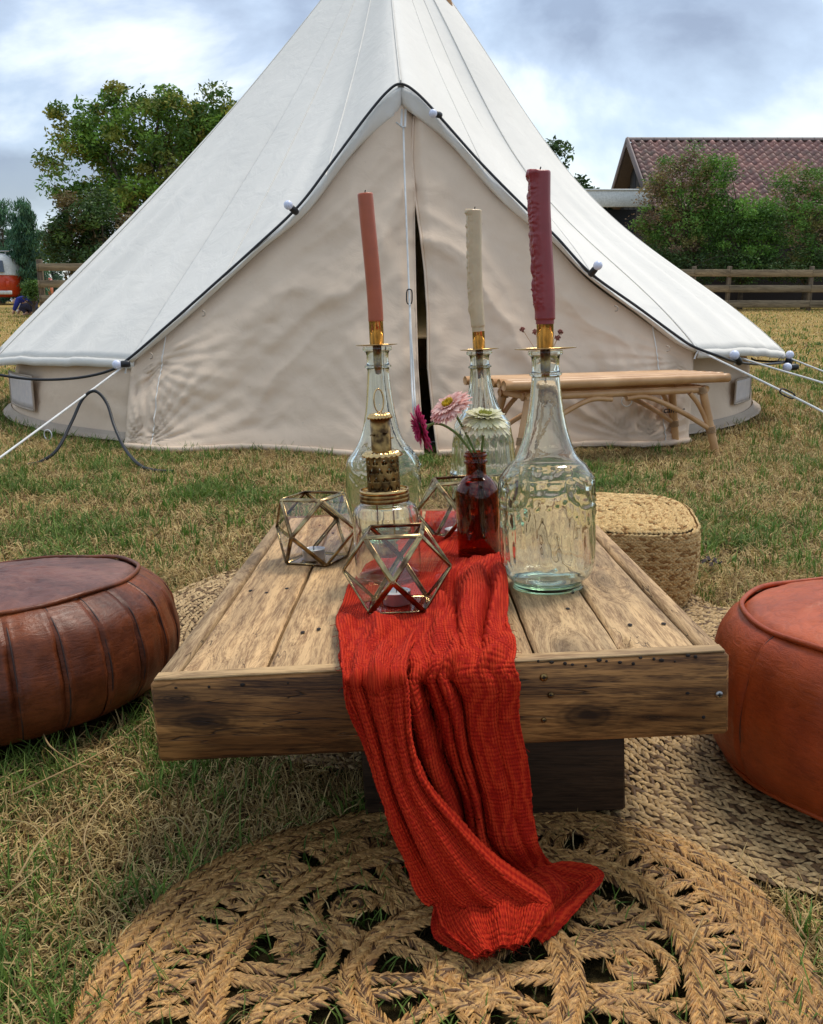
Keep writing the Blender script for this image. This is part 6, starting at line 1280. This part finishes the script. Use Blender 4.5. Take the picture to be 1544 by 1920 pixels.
# ================================================================== GRASS
def blades(n, xr, yr, hr, wr, segs, seed, lean=(0.3, 1.2), straw=0.6, inside=None, fan=True, zoff=0.0):
    rs = np.random.default_rng(seed); Y = rs.uniform(yr[0], yr[1], n)
    if fan: X = rs.uniform(-1, 1, n)*(0.62*Y+0.65)+0*Y
    else: X = rs.uniform(xr[0], xr[1], n)
    k = keepmask(X, Y)
    if inside is not None: k &= inside(X, Y)
    X, Y = X[k], Y[k]; n = len(X)
    tuft = fnoise(X*3.0, Y*3.0, 61); tuft2 = fnoise(X*9, Y*9, 62); grn = fnoise(X*1.6+5, Y*1.6, 63, 4)*0.45+tuft2*0.25+tuft*0.3
    isg = rs.uniform(0, 1, n) < np.clip((grn-0.5)*4.5+0.38*(1.6-straw), 0.06, 0.85)
    L = rs.uniform(hr[0], hr[1], n)*(0.6+0.8*tuft2); L = np.where(isg, L*1.15, L); az = rs.uniform(0, 2*math.pi, n); ln = np.where(isg, rs.uniform(lean[0]*0.6, lean[1]*0.75, n), rs.uniform(lean[0], lean[1]*1.25, n))
    curl = rs.normal(0, 0.7, n); W = rs.uniform(wr[0], wr[1], n)*np.where(isg, 1.15, 0.9)
    d = np.stack([np.cos(az), np.sin(az)], 1); z0 = gz(X, Y)-0.006+zoff; P = np.stack([X, Y, z0], 1); pts = [P]; a = ln*0.55; sideA = az+math.pi/2
    for s in range(segs):
        a2 = np.clip(a+(s+0.5)*(ln+0.4)/segs*0.9, 0, 1.75); az2 = az+curl*s/segs; st = np.stack([np.sin(a2)*np.cos(az2), np.sin(a2)*np.sin(az2), np.cos(a2)], 1)*(L/segs)[:, None]; nx = pts[-1]+st; nx[:, 2] = np.maximum(nx[:, 2], z0+0.004+0.010*rs.uniform(0, 1, n)); pts.append(nx)
    sv = rs.uniform(0, 2*math.pi, n); S = np.stack([np.cos(sideA), np.sin(sideA), 0.5*np.sin(sv)], 1); Vs = []
    for s, p in enumerate(pts):
        w_ = (W*(1-0.55*s/segs))[:, None]*0.5
        if s < segs: Vs += [p-S*w_, p+S*w_]
        else: Vs.append(p)
    V = np.stack(Vs, 1); m_ = V.shape[1]; o = (np.arange(n)*m_)[:, None]; q = np.concatenate([o+np.array([[2*s, 2*s+1, 2*s+3, 2*s+2]]) for s in range(segs-1)]) if segs > 1 else np.zeros((0, 4), int); t_ = o+np.array([[2*segs-2, 2*segs-1, 2*segs]])
    u = rs.uniform(0, 1, n)[:, None]; stc = np.array((0.40, 0.26, 0.085))*(1-u)+np.array((0.76, 0.57, 0.26))*u; brown = rs.uniform(0, 1, n)[:, None] < 0.22; stc = np.where(brown, np.array((0.20, 0.11, 0.04)), stc)
    gc = np.array((0.06, 0.12, 0.015))*(1-u)+np.array((0.19, 0.27, 0.05))*u; c = np.where(isg[:, None], gc, stc)
    return V.reshape(-1, 3), q, t_, np.repeat(c, m_, 0)
def keepmask(X, Y):
    k = np.hypot(X-TC.x, Y-TC.y) > 2.62+0.0*X
    k |= (Y < 4.30) & (np.abs(X) < 3)
    k &= ~((Y > 4.33) & (Y < 5.0) & (np.abs(X) < 1.3))
    k &= ~(np.hypot(X-0.05, Y-1.87) < 0.64); k &= ~(np.hypot(X-0.70, Y-1.42) < 0.53)
    k &= ~(np.hypot(X+0.725, Y-1.52) < 0.27); k &= ~inrug(X, Y, 0.965)
    k &= ~((np.abs(X-JC[0]) < 0.21) & (np.abs(Y-JC[1]) < 0.21)); return k
gm = MB()
def addg(*a, **k): V, q, t_, c = blades(*a, **k); gm.add(V, q, t_, c)
addg(205000, None, (0.5, 2.3), (0.013, 0.038), (0.0011, 0.0024), 4, 71, lean=(0.8, 1.6), straw=1.85)
addg(34000, None, (0.5, 2.3), (0.03, 0.062), (0.0014, 0.0028), 4, 72, lean=(0.2, 0.9), straw=1.6)
addg(172000, None, (2.2, 4.7), (0.022, 0.062), (0.0018, 0.0038), 3, 73, lean=(0.5, 1.5), straw=1.6)
addg(108000, None, (4.6, 9.0), (0.025, 0.065), (0.004, 0.007), 2, 74, lean=(0.3, 1.3), straw=1.6)
addg(92000, None, (9.0, 27), (0.03, 0.07), (0.009, 0.018), 2, 75, lean=(0.4, 1.3), straw=1.75)
def tufts(n, yr, nb, hr, wr, seed):
    rs = np.random.default_rng(seed); Y = rs.uniform(yr[0]**.5, yr[1]**.5, n)**2; X = rs.uniform(-1, 1, n)*(0.62*Y+0.6); k = keepmask(X, Y); X, Y = X[k], Y[k]
    for x, y in zip(X, Y):
        m_ = int(nb*rs.uniform(.5, 1.4)); sp = rs.uniform(.4, 1)*hr[1]*0.7; L = rs.uniform(*hr, m_); az = rs.uniform(0, 6.283, m_); ln = rs.uniform(0.15, 1.0, m_); bx, by = x+rs.normal(0, sp*.5, m_), y+rs.normal(0, sp*.5, m_); z0 = gzf(x, y)-0.004
        d1 = np.stack([np.cos(az)*np.sin(ln*.5), np.sin(az)*np.sin(ln*.5), np.cos(ln*.5)], 1); d2 = np.stack([np.cos(az)*np.sin(ln*1.5), np.sin(az)*np.sin(ln*1.5), np.cos(ln*1.5)], 1)
        P0 = np.stack([bx, by, np.full(m_, z0)], 1); P1 = P0+d1*L[:, None]*.5; P2 = P1+d2*L[:, None]*.5; S = np.stack([-np.sin(az), np.cos(az), 0*az], 1)*rs.uniform(*wr, m_)[:, None]/2
        V = np.stack([P0-S, P0+S, P1-S*.8, P1+S*.8, P2], 1).reshape(-1, 3); o = (np.arange(m_)*5)[:, None]
        c = np.array((0.07, 0.15, 0.02))+rs.uniform(0, 1, (m_, 1))*np.array((0.12, 0.16, 0.03))*rs.uniform(.4, 1.2); gm.add(V, o+np.array([[0, 1, 3, 2]]), o+np.array([[2, 3, 4]]), np.repeat(c, 5, 0))
tufts(420, (0.65, 2.4), 16, (0.03, 0.065), (0.0018, 0.0032), 91); tufts(740, (2.3, 6.0), 18, (0.03, 0.075), (0.003, 0.005), 92); tufts(680, (6.0, 16), 14, (0.04, 0.09), (0.006, 0.011), 93)
keepmask0 = keepmask
keepmask = lambda X, Y: inrug(X, Y, 0.95)      # grass growing up through the holes of the open rug
addg(13000, None, (0.4, 1.25), (0.018, 0.042), (0.0013, 0.0024), 3, 76, lean=(0.4, 1.3), straw=0.8)
def stalk(pts, r, col):
    V, q, t_ = tube_np(catmull(pts, 26), r, 5); gm.add(V, q, t_, col)
for pts in ([(20, 1492), (110, 1450), (200, 1405), (283, 1345)], [(78, 1368), (95, 1400), (140, 1430), (170, 1438)], [(30, 1650), (90, 1560), (180, 1500)], [(215, 1480), (160, 1560), (175, 1640)], [(1320, 1720), (1300, 1760), (1288, 1790)], [(1480, 1690), (1500, 1740), (1530, 1780)]):
    stalk([np.array(onground(a, b_, 0.035+0.02*math.sin(i*2.1)))[:] for i, (a, b_) in enumerate(pts)], 0.0011, (0.50, 0.34, 0.16))
rs = np.random.default_rng(5)
for k in range(80):
    x, y = rs.uniform(-0.55, 0.75), rs.uniform(0.65, 2.2); a = rs.uniform(0, 6.28); L = rs.uniform(0.05, 0.14); c = np.array([x, y, rs.uniform(0.02, 0.05)]); d = np.array([math.cos(a), math.sin(a), rs.uniform(-.1, .3)])*L/2
    if keepmask0(np.array([x]), np.array([y]))[0]: stalk([c-d, c+np.array([0, 0, .008])+rs.normal(size=3)*0.006, c+d], rs.uniform(0.0005, 0.0009), np.array((0.50, 0.37, 0.17))*rs.uniform(.5, 1.0))
gr = gm.build('grass', M['grass'], None, smooth=False); props(gr, 'dry straw and green grass covering the field', kind='stuff')
